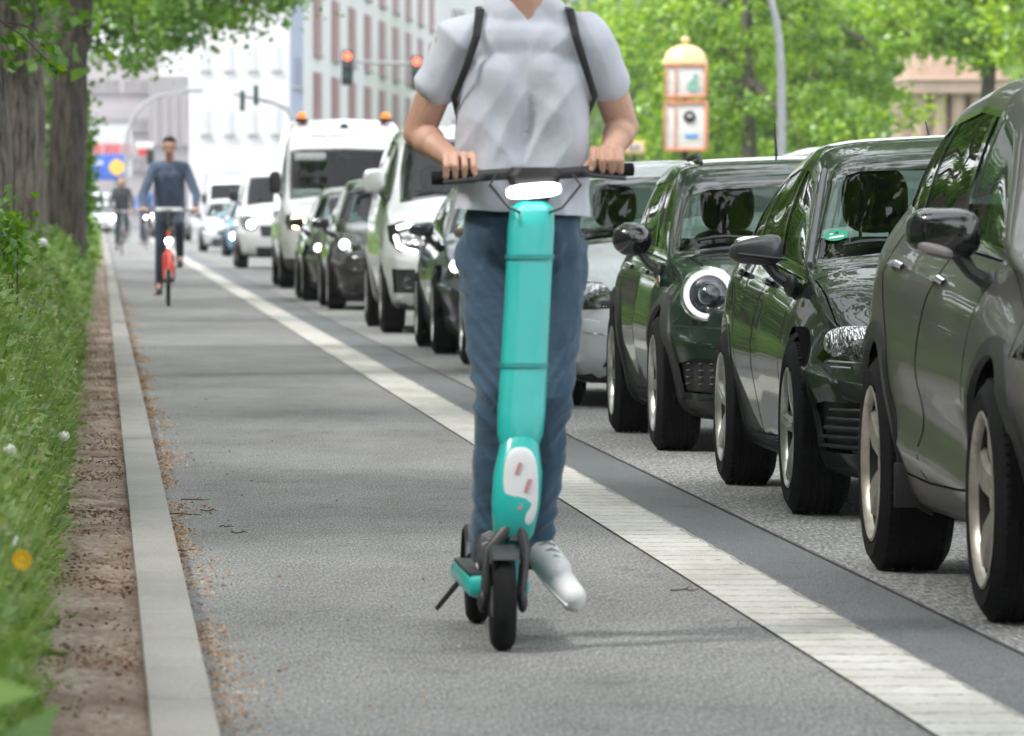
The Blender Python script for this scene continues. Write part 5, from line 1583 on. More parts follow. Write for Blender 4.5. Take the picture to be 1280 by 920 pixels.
vehicle(other(van, paint=M_vsil, label='pale grey vehicle whose roof shows above the dark green hatchback', x=6.05, y=46.5, step=.12, top=[(a, b * .84) for a, b in van['top']], belt=[(a, b * .84) for a, b in van['belt']], parts=[], extra=lamps_on(.7, .7, .05, M_chrome), m_mirror=M_black, mirror=(1.35, 1.15, .95, (.105, .07, .1), 'box'), nose=[(.25, .1), (.6, 0), (1.0, .2)], group='vehicles in the second lane'))
# two vehicles behind the camera, seen only in reflections
vehicle(other(hatch, paint=M_dkgrey, label='dark car waiting behind the camera in the car lane', x=3.5, y=2.0, step=.12, parts=generic_parts(M_dkgrey)[:2], extra=lamps_on(.68, .66, .05, M_drl)))
# ------------------------------------------------------------------ buildings and street furniture far away
M_bwhite = mat('white_cladding', (0.62, 0.63, 0.64), .8, vary=.06, nscale=.3)
M_bred = mat('red_window_blind', (0.24, 0.075, 0.09), .6, vary=.25, nscale=.5)
M_bblue = mat('blue_grey_facade', (0.24, 0.28, 0.36), .7, vary=.08)
M_bpink = mat('pink_grey_render', (0.46, 0.43, 0.44), .85, vary=.1, nscale=.3)
M_bgrey = mat('grey_render', (0.30, 0.29, 0.30), .85, vary=.1, nscale=.3)
M_bdark = mat('dark_window', (0.10, 0.10, 0.12), .15, vary=.3, nscale=.2)
M_bpale = mat('pale_render', (0.68, 0.68, 0.69), .85, vary=.05, nscale=.3)

def building(label, p0, p1, depth, z1, wallm, rows, cols, winm, z0=0, wfrac=.4, hfrac=.75, margin=.06, foot=None, sidem=None, skip=None, name='office_building'):
    """box building whose front runs from p0 to p1 on the ground; windows are separate parts"""
    p0 = Vector((p0[0], p0[1], 0)); p1 = Vector((p1[0], p1[1], 0))
    L = (p1 - p0).length; u = (p1 - p0).normalized(); a = math.atan2(u.y, u.x)
    t = thing(name, label, 'building', p0, a)
    fp = [(0, 0), (L, 0), (L, depth), (0, depth)]
    if foot: v_ = Vector((-u.y, u.x, 0)); fp = [((Vector((a_, b_, 0)) - p0).dot(u), (Vector((a_, b_, 0)) - p0).dot(v_)) for a_, b_ in foot]
    mb = MB(); mb.prism(fp, z0 - .2, z1)
    w = mb.build('wall', [wallm], t, False)
    mb = MB(); mb.prism(fp, z1, z1 + .4); mb.build('roof', M_bgrey, t, False)
    if sidem:
        mb = MB(); mb.box((-.15, depth / 2, (z0 + z1) / 2), (.3, depth - .4, z1 - z0 - .2), 0); mb.build('side_wall', sidem, t, False)
    rh = (z1 - z0) * (1 - margin) / rows; cw = L * (1 - margin) / cols
    proto = None
    for i in range(rows):
        for j in range(cols):
            if skip and skip(i, j): continue
            ww, hh = cw * wfrac, rh * hfrac
            c = (L * margin / 2 + cw * (j + .5), -.02, z0 + (z1 - z0) * margin / 2 + rh * (i + .5))
            if proto is None:
                mb = MB(); mb.box((0, .02, 0), (ww, .10, hh), 0)
                proto = o = mb.build('window', winm, t, False)
                mb = MB(); mb.box((0, -.06, -hh / 2 - .05), (ww + .2, .25, .1), 0); mb.build('sill', M_bgrey, o, False)
                mb = MB(); mb.box((0, -.05, 0), (.08, .06, hh), 0); mb.build('mullion', wallm, o, False)
            else: o = copy_tree(proto, t)
            o.location = c
    return t

# white building with red blinds: its front runs away to the right
def gp(px, d): return ((px - VX) * d / FPX, d)
building('white office block with tall narrow red windows behind the tall white van', gp(381, 330), gp(548, 450), 30, 30, M_bwhite, 7, 9, M_bred, z0=0, wfrac=.42, hfrac=.78, margin=.03, foot=[gp(381, 330), gp(548, 450), gp(500, 472), gp(367, 333)])
building('slim blue grey stair tower at the left end of the red windowed block', gp(363, 328), gp(380, 328), 1.6, 26, M_bblue, 5, 1, M_bdark, wfrac=.25, hfrac=.3, name='stair_tower')
building('plain very pale building between the front cyclist and the red windowed block', gp(239, 420), gp(364, 420), 20, 22, M_bpale, 5, 4, mat('pale_window', (0.60, 0.62, 0.64), .3), wfrac=.35, hfrac=.4)
building('pink grey building with dark ribbon windows at the end of the street', gp(60, 440), gp(200, 440), 20, 11.2, M_bpink, 4, 3, M_bgrey, wfrac=.86, hfrac=.32, name='street_building')
building('grey building with upright window bays left of the pale building', gp(188, 430), gp(240, 430), 14, 9.6, M_bgrey, 2, 4, M_bpink, wfrac=.45, hfrac=.7, name='street_building')
building('low white pavilion with a red stripe at the end of the street', gp(92, 400), gp(165, 400), 10, 6.4, mat('white_fascia', (0.6, .6, .62), .7), 1, 3, mat('red_stripe', (0.55, 0.12, 0.12), .6), z0=3.4, wfrac=.96, hfrac=.22, name='street_building')
building('tall pale grey building behind the scooter rider', gp(545, 470), gp(830, 520), 25, 34, M_bwhite, 8, 8, M_bdark, wfrac=.4, hfrac=.4, name='street_building')
building('long block of flats behind the camera', (45, -95), (-40, -95), 15, 18, M_bgrey, 5, 10, M_bdark, name='apartment_building')
building('block of flats behind the trees on the left', (-26, 130), (-26, -40), 15, 15, M_bpink, 4, 14, M_bdark, name='apartment_building').rotation_euler.z += 0
# blue billboard with a yellow spot
bb = thing('billboard', 'blue billboard with pale lettering and a round yellow patch above the far white van', 'billboard', (PT(122, 262, 330).x, 330, 0))
mb = MB(); w = 66 * 330 / FPX; z = HC + 53 * 330 / FPX
mb.box((0, 0, z), (w, .3, 32 * 330 / FPX), .02); mb.build('panel', mat('billboard_blue', (0.035, 0.13, 0.55), .5), bb)
mb = MB(); mb.add([(q[0], -.17, q[1]) for q in oval(24 * 330 / FPX, z, .42, .42, 20, 1.2)], [tuple(range(20))]); mb.build('yellow_patch', mat('billboard_yellow', (0.8, 0.5, 0.08), .5), bb, False)
for r_, (xs_, n_) in enumerate(((-20, 7), (-20, 3))):
    mb = MB()
    for k in range(n_): mb.box(((xs_ + k * 4.2) * 330 / FPX, -.17, z + (.22 - r_ * .45)), (.11, .02, .22), 0)
    mb.build('lettering', M_plate, bb)
for sx in (-1, 1):
    mb = MB(); mb.tube([(sx * w * .35, .1, 0), (sx * w * .35, .1, z)], .08, 8); mb.build('post', M_bgrey, bb)

# traffic lights
M_pole = mat('galvanised_pole', (0.33, 0.34, 0.36), .5, .3)
M_green = mat('signal_green_housing', (0.012, 0.055, 0.045), .5)
M_redl = mat('red_signal', (0.9, 0.05, 0.03), .3, emit=(1, 0.10, 0.05), estr=2.2)
M_dim = mat('unlit_signal', (0.03, 0.02, 0.02), .3)
def signal(parent, x, z, lit):
    mb = MB(); mb.box((x, 0, z), (.30, .24, .92), .04)
    hd = mb.build('signal_head', M_green, parent)
    for k in range(3):
        zz = z + .29 - k * .29
        m = M_redl if (lit and k == 0) else M_dim
        mb = MB(); mb.ell((x, -.125, zz), (.105, .03, .105), 18, 8); mb.build('lamp', m, hd)
        mb = MB(); mb.tube([(x + .12 * math.cos(a), -.19, zz + .12 * math.sin(a)) for a in np.linspace(.0, PI, 9)], .012, 5); mb.build('visor', M_green, hd)
# mast with two red lights, arm coming in from the right
d = 170; q = d / FPX
t = thing('traffic_light', 'traffic light arm with two glowing red lamps before the red windowed block', 'traffic light', ((600 - VX) * q, d, 0))
zA = HC + (262 - 82) * q
mb = MB(); mb.tube([(0, .25, -.1), (0, .25, zA - 1), (-.1, .25, zA - .3), (-.5, .25, zA), (-(600 - 437) * q, .25, zA + .12)], [.10, .09, .08, .07, .035], 10); mb.build('mast', M_pole, t)
signal(t, -(600 - 434) * q, HC + (262 - 84.5) * q, True); signal(t, -(600 - 521) * q, HC + (262 - 91) * q, True)
# curved mast farther left with two dark heads seen from the side
d = 190; q = d / FPX
t = thing('traffic_light', 'curved traffic light mast with two dark green heads left of the tall white van', 'traffic light', ((372 - VX) * q, d, 0))
zz = lambda py: HC + (VY - py) * q
mb = MB(); mb.tube([(0, .3, -.1), (0, .3, zz(180)), (-3 * q, .3, zz(150)), (-12 * q, .3, zz(136)), (-30 * q, .3, zz(128)), (-80 * q, .3, zz(117))], [.10, .09, .08, .07, .06, .04], 10); mb.build('mast', M_pole, t)
for px, py in ((303, 126), (320, 119)):
    mb = MB(); mb.box(((px - 372) * q, 0, zz(py)), (.14, .3, .60), .03); hd = mb.build('signal_head', M_green, t)
    for k in range(3):
        mb = MB(); mb.box(((px - 372) * q - .05, -.19, zz(py) + .19 - k * .19), (.05, .12, .10), .02); mb.build('visor', M_green, hd)
# arched lamp / signal masts at the left
d = 230; q = d / FPX
t = thing('street_lamp', 'grey arched street lamp rising behind the front cyclist', 'street lamp', ((158 - VX) * q, d, 0))
zz = lambda py: HC + (VY - py) * q
mb = MB(); mb.tube([(0, 0, -.1), (0, 0, zz(185)), (2 * q, 0, zz(165)), (9 * q, 0, zz(145)), (22 * q, 0, zz(130)), (40 * q, 0, zz(120)), (78 * q, 0, zz(114))], [.09, .08, .075, .07, .065, .055, .045], 10); mb.build('mast', M_pole, t)
mb = MB(); mb.box((84 * q, 0, zz(113)), (.7, .3, .14), .05); mb.build('lamp_head', M_pole, t)
t = thing('street_sign', 'white and red round sign cluster left of the front cyclist head', 'sign', ((184 - VX) * q, d - 4, 0))
mb = MB(); mb.tube([(0, .1, -.1), (0, .1, zz(178))], .06, 8); mb.build('post', M_pole, t)
mb = MB(); mb.box((-4 * q, 0, zz(183)), (.62, .06, .22), .01); mb.build('sign_plate', M_plate, t)
mb = MB(); mb.box((-6 * q, 0, zz(191.5)), (.36, .06, .24), .01); mb.build('red_plate', mat('sign_red', (0.6, 0.05, 0.05), .5), t)
mb = MB(); mb.box((3 * q, 0, zz(197)), (.26, .16, .5), .03); mb.build('signal_box', M_black, t)
# pole at the right
d = 110; q = d / FPX
t = thing('street_lamp', 'slender grey lamp pole leaning slightly in front of the right hand trees', 'street lamp', ((977 - VX) * q, d, 0.1))
zz = lambda py: HC + (VY - py) * q - .1
mb = MB(); mb.tube([(0, 0, -.2), (0, 0, zz(140)), (-.5 * q, 0, zz(90)), (-3 * q, 0, zz(50)), (-8 * q, 0, zz(20)), (-16 * q, 0, zz(-10)), (-34 * q, 0, zz(-45)), (-64 * q, 0, zz(-70))], [.078, .072, .07, .066, .06, .055, .05, .04], 12); mb.build('pole', M_pole, t)
mb = MB(); mb.ell((-74 * q, 0, zz(-72)), (.3, .14, .07), 14, 8, .7); mb.build('lamp_head', M_pole, t)

# lantern like advertising clock pillar with a golden dome
d = 132; q = d / FPX
M_cream = mat('sign_face', (0.72, 0.71, 0.67), .5)
M_ored = mat('orange_red_frame', (0.62, 0.24, 0.14), .5)
M_gold = mat('gilt_dome', (0.80, 0.56, 0.28), .4, .15)
t = thing('advertising_pillar', 'white pillar of two framed sign boxes under a golden dome', 'sign pillar', ((857 - VX) * q, d, .12), R(-4))
zz = lambda py: HC + (VY - py) * q - .12
mb = MB(); mb.tube([(0, .35, -.2), (0, .35, zz(70))], .06, 10); mb.build('post', M_black, t)
for (ya, yb, sc_) in ((81, 121, 1.0), (128, 187, 1.04)):
    w = 25 * q * sc_; za, zb_ = zz(yb), zz(ya); zc_ = (za + zb_) / 2; h = zb_ - za
    mb = MB(); mb.box((0, .35, zc_), (2 * w, .78, h), .03); bx = mb.build('sign_box', M_cream, t)
    for (cx, cz, sx_, sz_) in ((0, h / 2, 2 * w, .07), (0, -h / 2, 2 * w, .07), (-w * .5, 0, .03, h), (w * 1.0, 0, .07, h), (-w, 0, .04, h)):
        mb = MB(); mb.box((cx, -.06, zc_ + cz), (sx_, .06, sz_), .01); mb.build('frame_bar', M_ored, bx)
mb = MB(); prof = [(.46, 0), (.46, .05), (.43, .12), (.40, .22), (.30, .32), (.16, .38), (.05, .40), (.05, .44), (.10, .49), (.08, .55), (0, .57)]
mb.lathe(prof, 28, Matrix.Translation((0, .35, zz(81) + .02))); mb.build('dome', M_gold, t)
# pictures on the boxes: a green figure above, a dark round badge and a blue dash below
g_ = mat('picture_green', (0.22, 0.42, 0.34), .5)
mb = MB(); zc_ = zz(103)
mb.prism([(-.02, -.17), (.12, -.20), (.20, -.12), (.17, .0), (.10, .08), (.02, .04), (-.05, -.04)], -.075, -.065, 'y', Matrix.Translation((.08, 0, zc_))); mb.prism(oval(.12, .13, .045, .05, 12), -.075, -.065, 'y', Matrix.Translation((.08, 0, zc_)))
mb.build('picture', g_, t)
mb = MB(); mb.prism(oval(.08, zz(146), .125, .125, 22), -.075, -.065, 'y'); b_ = mb.build('round_badge', M_black, t)
mb = MB(); mb.box((.08, -.08, zz(145)), (.10, .01, .05), .01); mb.build('badge_mark', M_cream, b_)
mb = MB(); mb.box((.12, -.07, zz(170)), (.26, .012, .07), .01); mb.build('blue_mark', mat('mark_blue', (0.05, 0.3, 0.7), .5), t)
# small yellow sign with two dark squares
d = 120; q = d / FPX
t = thing('roadside_sign', 'small yellow framed sign with two dark squares right of the scooter rider', 'sign', ((793 - VX) * q, d, .1))
zz = lambda py: HC + (VY - py) * q - .1
mb = MB(); mb.tube([(0, .05, -.2), (0, .05, zz(185))], .03, 8); mb.build('post', M_black, t)
mb = MB(); mb.box((0, 0, zz(184)), (26 * q, .05, 17 * q), .01); sp_ = mb.build('sign_plate', mat('sign_yellow', (0.75, 0.48, 0.08), .5), t)
mb = MB(); mb.box((0, -.028, zz(184)), (22 * q, .01, 13 * q), .003); mb.build('pale_field', mat('sign_pink', (0.72, 0.55, 0.42), .5), sp_)
for k in (-3.5, 3.5):
    mb = MB(); mb.box((k * q, -.036, zz(184)), (4.5 * q, .01, 7 * q), .002); mb.build('dark_square', M_bgrey, sp_)

# sandstone gatehouse with columns
M_sand = mat('sandstone', (0.50, 0.36, 0.28), .85, vary=.15, nscale=1.2)
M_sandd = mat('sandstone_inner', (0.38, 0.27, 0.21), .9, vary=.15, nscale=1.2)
d = 235; q = d / FPX
t = thing('stone_gatehouse', 'sandstone gatehouse with round columns between the right hand trees', 'building', ((1142 - VX) * q, d, .1))
zz = lambda py: HC + (VY - py) * q - .1
zc_ = zz(117)
for k in range(5):
    x = (8 + k * 24) * q; mb = MB()
    mb.lathe([(.33, 0), (.33, .15), (.30, .2), (.285, zc_ * .5), (.25, zc_ - .15), (.31, zc_ - .06), (.31, zc_)], 24, Matrix.Translation((x, 0, 0)))
    mb.build('column', M_sand, t)
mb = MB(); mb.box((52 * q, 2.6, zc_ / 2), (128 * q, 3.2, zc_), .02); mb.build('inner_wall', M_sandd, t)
mb = MB(); mb.box((52 * q, 1.6, zc_ + .22), (126 * q, 4.6, .44), .02); mb.box((52 * q, 1.6, zc_ + .52), (132 * q, 4.9, .14), .02); mb.build('entablature', M_sand, t)
mb = MB(); mb.box((52 * q, 1.8, zc_ + 1.0), (116 * q, 3.9, .85), .03); mb.box((22 * q, 1.5, zz(92) + .1), (26 * q, 2.6, .9), .05); mb.build('attic', M_sand, t)
# red parasol at the right edge
d = 150; q = d / FPX
t = thing('parasol', 'red topped dark parasol at the upper right edge behind the tree', 'parasol', ((1292 - VX) * q, d, .1))
zz = lambda py: HC + (VY - py) * q - .1
mb = MB(); mb.lathe([(0, zz(24)), (.5, zz(28)), (.76, zz(34)), (.76, zz(38)), (0, zz(36))], 16); mb.build('canopy', mat('parasol_red', (0.5, 0.06, 0.09), .7), t)
mb = MB(); mb.tube([(0, 0, -.1), (0, 0, zz(28))], .05, 8); mb.build('pole', M_black, t)

# bright lime trees on the right hand island
GR = 'fresh green trees on the right'
RT = [(845, 168, 'left of the lamp pole behind the golden dome pillar'), (935, 160, 'directly behind the grey lamp pole'), (1015, 172, 'between the lamp pole and the stone gatehouse'), (1110, 265, 'farther back beside the stone gatehouse'),
      (1235, 150, 'over the stone gatehouse at the right edge'), (1340, 140, 'just outside the right edge'), (885, 250, 'in the second row behind the golden dome'), (1000, 260, 'in the second row behind the lamp pole'), (1190, 290, 'far behind the stone gatehouse'), (790, 270, 'farthest left beside the scooter rider')]
for i, (px, d, w_) in enumerate(RT):
    q = d / FPX
    low = 0.9 if i not in (4, 5) else 4.2
    bl = []
    for _ in range(12):
        zc_ = random.uniform(low + 1.0, 9.5)
        bl.append((random.uniform(-1.9, 1.9), random.uniform(-1.6, 1.6), zc_, random.uniform(1.0, 1.7), random.uniform(1.0, 1.7), random.uniform(.8, 1.5)))
    if i == 4:
        bl = [(-1.9, -1, 5.2, 1.2, 1.2, .8), (-.6, -1.5, 5.0, 1.3, 1.3, .8), (.9, -1, 4.9, 1.3, 1.3, .9)] + bl[:8]
    tree('park_tree', 'bright fresh green tree ' + w_, ((px - VX) * q, d, .1), .2, 6.5, bl, 15000, .16 if d < 200 else .24, leafmat('spring_leaves', [(0.04, 0.11, 0.010), (0.12, 0.26, 0.018), (0.28, 0.47, 0.035), (0.52, 0.68, 0.09)], .5), GR, mbark=M_bark)
# clipped hedge under them
mb = None
n = 26000; x = rng.uniform(17, 60, n); yv = rng.uniform(190, 196, n); z = rng.uniform(.1, 2.4, n) * rng.uniform(.7, 1, n)
V, F = leaves(np.stack([x, yv, z], 1), rng.normal(size=(n, 3)), .22, .8, .2)
hg = fastmesh('hedge', V, F, leafmat('hedge_leaves', [(0.04, 0.11, 0.012), (0.09, 0.2, 0.02), (0.16, 0.3, 0.03)], .4)); tag(hg, 'long green hedge below the bright trees on the right', 'hedge')
# distant park behind everything on the right: reads as one mass
n = 30000; x = rng.uniform(25, 150, n); yv = rng.uniform(380, 420, n); z = rng.uniform(0, 1, n) ** .8 * (15 + 3 * np.sin(x * .4) + 2 * np.sin(x * 1.1))
V, F = leaves(np.stack([x, yv, z], 1), rng.normal(size=(n, 3)), 1.0, .8, .2)
fw = fastmesh('distant_wood', V, F, MATS['spring_leaves']); tag(fw, 'far off mass of park trees closing the view on the right', 'wood', kind='stuff')
# ------------------------------------------------------------------ people
def organic(name, prims, voxel, it, m, parent, fac=.5):
    """one continuous surface grown from overlapping tapered limbs"""
    mb = MB()
    for p in prims:
        if p[0] == 'c':
            a, b, ra, rb = Vector(p[1]), Vector(p[2]), p[3], p[4]
            dvec = b - a; L = dvec.length; q = dvec.to_track_quat('Z', 'Y').to_matrix().to_4x4()
            prof = [(max(1e-4, ra * math.sin(t)), -ra * math.cos(t)) for t in np.linspace(0.05, PI / 2, 6)] + [(max(1e-4, rb * math.cos(t)), L + rb * math.sin(t)) for t in np.linspace(0, PI / 2 - .05, 6)]
            i0 = len(mb.v); n = 16
            mb.lathe(prof, n, Matrix.Translation(a) @ q)
            mb.f.append(tuple(range(i0, i0 + n))[::-1]); mb.m.append(0)
            mb.f.append(tuple(range(len(mb.v) - n, len(mb.v)))); mb.m.append(0)
        else:
            mb.ell(p[1], p[2], 18, 12, p[4] if len(p) > 4 else 1.0, p[3] if len(p) > 3 and p[3] is not None else None)
    me = bpy.data.meshes.new(name); me.from_pydata(mb.v, [], mb.f)
    bm = bmesh.new(); bm.from_mesh(me); bmesh.ops.remove_doubles(bm, verts=bm.verts, dist=1e-5); bmesh.ops.recalc_face_normals(bm, faces=bm.faces); bm.to_mesh(me); bm.free()
    tmp = bpy.data.objects.new(name + '_tmp', me); C.objects.link(tmp)
    r_ = tmp.modifiers.new('r', 'REMESH'); r_.mode = 'VOXEL'; r_.voxel_size = voxel; r_.use_smooth_shade = True
    s_ = tmp.modifiers.new('s', 'SMOOTH'); s_.factor = fac; s_.iterations = it
    dg = bpy.context.evaluated_depsgraph_get(); dg.update()
    m2 = bpy.data.meshes.new_from_object(tmp.evaluated_get(dg))
    bpy.data.objects.remove(tmp); bpy.data.meshes.remove(me)
    m2.name = name; m2.materials.clear(); m2.materials.append(m); smooth(m2)
    o = bpy.data.objects.new(name, m2); C.objects.link(o)
    if parent: o.parent = parent
    return o

def skinmat():
    m, t, b, o = newmat('skin')
    n1 = noise(t, coords(t), 9, 4)
    t.links.new(ramp(t, n1, [(0.3, (0.46, 0.25, 0.18)), (0.7, (0.58, 0.35, 0.26))]), b.inputs['Base Color'])
    b.inputs['Roughness'].default_value = 0.55
    b.inputs['Subsurface Weight'].default_value = 0.12
    b.inputs['Subsurface Radius'].default_value = (0.02, 0.008, 0.004)
    return m
M_skin = skinmat()
def cloth(name, c, wr=1.0, sc=14, stretch=(1, 1, 1), fine=700):
    m, t, b, o = newmat(name)
    v = coords(t, stretch)
    n1 = noise(t, v, sc, 4, 0.55); n2 = noise(t, coords(t), fine, 2)
    t.links.new(ramp(t, n2, [(0.3, tuple(a * .8 for a in c)), (0.7, tuple(min(1, a * 1.15) for a in c))]), b.inputs['Base Color'])
    b.inputs['Roughness'].default_value = 0.9
    b.inputs['Sheen Weight'].default_value = 0.2
    bump(t, b, n1, wr, 0.035)
    return m
M_tee = cloth('pale_tshirt', (0.54, 0.56, 0.63), .5, 4, (1, 1, .7))
M_jeans = cloth('blue_denim', (0.036, 0.076, 0.125), .4, 6, (1, 1, 1.8))
M_hair = mat('dark_hair', (0.03, 0.02, 0.014), .7, bmp=.6, bscale=160)
M_hairl = mat('fair_hair', (0.30, 0.17, 0.09), .7, bmp=.6, bscale=160)
M_pack = cloth('black_webbing', (0.02, 0.02, 0.023), .3)
M_shoe = mat('white_sneaker', (0.62, 0.62, 0.62), .6, vary=.1)
M_dshoe = mat('dark_shoe', (0.03, 0.03, 0.035), .6)
M_sweat = cloth('blue_grey_sweater', (0.105, 0.14, 0.22), .8, 8)
M_trous = cloth('navy_trousers', (0.020, 0.030, 0.055), .8, 8)
M_djack = cloth('charcoal_jacket', (0.045, 0.048, 0.058), .8, 8)
M_bjack = cloth('bright_blue_jacket', (0.10, 0.18, 0.42), .8, 8)
M_eye = mat('eye', (0.04, 0.03, 0.03), .2)

def V3(*a): return Vector(a)
def grip(h, side, tilt=0):
    """a hand closed round a bar along x at h; side -1/+1 says where the thumb is (towards the middle)"""
    P = [('e', h + V3(0, .040, .014), (.043, .036, .019), Matrix.Rotation(R(-25), 4, 'X')), ('e', h + V3(0, .020, .028), (.042, .020, .013))]
    for k in range(4):
        x = (k - 1.5) * .0245; s = (.95, 1.05, 1.0, .85)[k] if side > 0 else (.85, 1.0, 1.05, .95)[k]
        rr = .027
        pts = [h + V3(x * .9, .022, .034), h + V3(x, -.010, .031 * s), h + V3(x, -.031 * s, .004), h + V3(x, -.020, -.024), h + V3(x, .002, -.028)]
        rad = [.0102, .0095, .0090, .0085, .0078]
        for i in range(4): P.append(('c', pts[i], pts[i + 1], rad[i], rad[i + 1]))
    x = side * .050
    pts = [h + V3(side * .030, .040, .006), h + V3(x, .026, -.012), h + V3(x * 1.02, -.004, -.026), h + V3(x * .85, -.024, -.020)]
    for i in range(3): P.append(('c', pts[i], pts[i + 1], [.013, .0115, .010][i], [.0115, .010, .0085][i]))
    return P

def headprims(c, yaw=0, s=1.0, pitch=0):
    M = Matrix.Translation(c) @ Matrix.Rotation(R(yaw), 4, 'Z') @ Matrix.Rotation(R(pitch), 4, 'X') @ Matrix.Scale(s, 4)
    T = lambda x, y, z: M @ V3(x, y, z)
    R3 = M.to_3x3().to_4x4()
    E = lambda p, r: ('e', T(*p), r, R3)
    return [E((0, .012, .035), (.076, .096, .088)), E((0, -.020, -.035), (.058, .068, .075)), E((0, -.046, -.088), (.030, .030, .022)),
            E((0, -.092, -.012), (.010, .016, .024)), E((0, -.102, -.028), (.015, .014, .011)), E((0, -.070, .022), (.052, .022, .012)),
            E((-.030, -.068, -.022), (.020, .018, .018)), E((.030, -.068, -.022), (.020, .018, .018)), E((0, -.080, -.058), (.022, .014, .006)), E((0, -.078, -.068), (.018, .014, .006)),
            E((-.078, .008, -.008), (.010, .020, .030)), E((.078, .008, -.008), (.010, .020, .030))], M
def face_bits(M, root, body, hairm, longh=False):
    for sx in (-1, 1):
        mb = MB(); mb.ell(M @ V3(sx * .029, -.078, .002), (.011, .008, .006), 10, 6); mb.build('eye', M_eye, body)
        mb = MB(); mb.tube([M @ V3(sx * .014, -.092, .019), M @ V3(sx * .030, -.089, .024), M @ V3(sx * .046, -.076, .020)], [.003, .0035, .002], 6); mb.build('eyebrow', hairm, body)
    mb = MB(); mb.ell(M @ V3(0, -.088, -.063), (.020, .006, .003), 10, 6); mb.build('lips', mat('lips', (.35, .13, .11), .5), body)
    P = [('e', M @ V3(0, .030, .058), (.083, .094, .080)), ('e', M @ V3(0, -.030, .098), (.060, .055, .028)), ('e', M @ V3(0, .070, .0), (.066, .050, .075))]
    if longh: P += [('e', M @ V3(-.070, .035, -.05), (.026, .045, .10)), ('e', M @ V3(.070, .035, -.05), (.026, .045, .10)), ('e', M @ V3(0, .075, -.06), (.070, .035, .12))]
    organic('hair', P, .008, 3, hairm, body)

from mathutils import noise as mnoise
def wrinkle(o, fn):
    """push cloth in and out along its normals"""
    me = o.data; vs_ = [(v.co.copy(), v.normal.copy()) for v in me.vertices]
    for v, (c, n) in zip(me.vertices, vs_): v.co = c + n * fn(c)
    me.update()
def ridge(p): return 1 - 2 * abs(mnoise.noise(p))

# ---------------- the scooter
SX, SY = 1.05, 16.9
M_teal = mat('teal_shell', (0.010, 0.36, 0.33), .38, vary=.06, coat=.35)
M_whitep = mat('white_shell', (0.62, 0.64, 0.65), .4, vary=.05)
sc = thing('electric_scooter', 'teal electric scooter with a wide stem and black handlebar ridden down the cycle lane', 'scooter', (SX, SY, 0))
lean = lambda z: .098 * (z / 1.22) ** .8
sy_ = lambda z: .02 + .25 * (z - .2) / 1.02
def box_loft(mb, st, n=20, e=.6):
    """stations (x,y,z,halfx,halfy) joined by rounded rectangles"""
    rings = []
    for (x, y, z, a, b) in st: rings.append([(x + u, y + v, z) for u, v in oval(0, 0, a, b, n, e)])
    vs = [p for r_ in rings for p in r_]; fs = []
    for i in range(len(st) - 1):
        for k in range(n): fs.append((i * n + k, i * n + (k + 1) % n, (i + 1) * n + (k + 1) % n, (i + 1) * n + k))
    fs += [tuple(range(n))[::-1], tuple((len(st) - 1) * n + k for k in range(n))]
    mb.add(vs, fs)
mb = MB(); zs_ = [.52, .56, .62, .75, .9, 1.0, 1.10, 1.155, 1.175]
box_loft(mb, [(lean(z), sy_(z), z, [.046, .060, .063, .062, .061, .061, .062, .058, .03][i], [.035, .045, .045, .043, .042, .042, .045, .042, .025][i]) for i, z in enumerate(zs_)], 28, .55)
stem = mb.build('stem', M_teal, sc)
for zj in (.735, 1.02):
    mb = MB(); box_loft(mb, [(lean(z), sy_(z), z, .0650, .0475) for z in (zj, zj + .012)], 28, .55); mb.build('stem_band', mat('deep_teal', (0.005, .20, .19), .4), stem)
mb = MB(); box_loft(mb, [(lean(z) + .0, sy_(z) + dy, z, a, b) for z, dy, a, b in ((.27, .03, .03, .03), (.30, .02, .052, .050), (.38, .0, .064, .060), (.46, -.005, .064, .062), (.54, .0, .050, .050), (.565, 0, .04, .04))], 28, .7)
cas = mb.build('front_casing', M_teal, sc)
mb = MB(); mb.ell((lean(.43) + .006, sy_(.43) - .056, .425), (.046, .013, .105), 24, 16, .75); pw_ = mb.build('white_panel', M_whitep, cas)
for (xx, zz_, w, h) in ((-.004, .475, .009, .032), (.024, .43, .010, .036), (.008, .375, .009, .018)):
    mb = MB(); mb.box((lean(zz_) + xx, sy_(.43) - .0695, zz_), (w, .004, h), 0, Matrix.Rotation(R(20), 4, 'Y')); mb.build('panel_mark', mat('faded_red', (.45, .2, .22), .5), pw_)
# fork, wheel, mudguard
mb = MB()
mb.tube([(lean(.3) - .015, .03, .32), (-.046 + .010, .014, .26), (-.047, 0, .125)], [.018, .015, .013], 10); mb.tube([(lean(.3) + .015, .03, .32), (.046 + .014, .014, .26), (.047, 0, .125)], [.018, .015, .013], 10)
mb.tube([(lean(.3), .035, .28), (lean(.55), sy_(.55), .55)], .026, 12)

for sx in (-1, 1): mb.ell((sx * .052, 0, .128), (.014, .026, .030), 14, 8)
mb.build('fork', M_trim, sc)
RX = Matrix.Rotation(R(90), 4, 'Y')
def small_wheel(c):
    mb = MB(); T = Matrix.Translation(c) @ RX; r_ = .128
    mb.lathe([(r_ - .045 + .0, -.024), (r_ - .02, -.031), (r_ - .006, -.022), (r_, -.008), (r_, .008), (r_ - .006, .022), (r_ - .02, .031), (r_ - .045, .024), (r_ - .05, 0)], 40, T, close=True)
    w = mb.build('wheel', M_rubber, sc)
    mb = MB(); mb.lathe([(0, -.03), (.035, -.03), (.045, -.022), (.078, -.018), (.082, 0), (.078, .018), (.045, .022), (.035, .03), (0, .03)], 32, T); mb.build('hub', mat('hub_grey', (.12, .12, .125), .4, .6), w)
small_wheel((0, 0, .128)); small_wheel((0.0, 1.13, .128))
mb = MB()
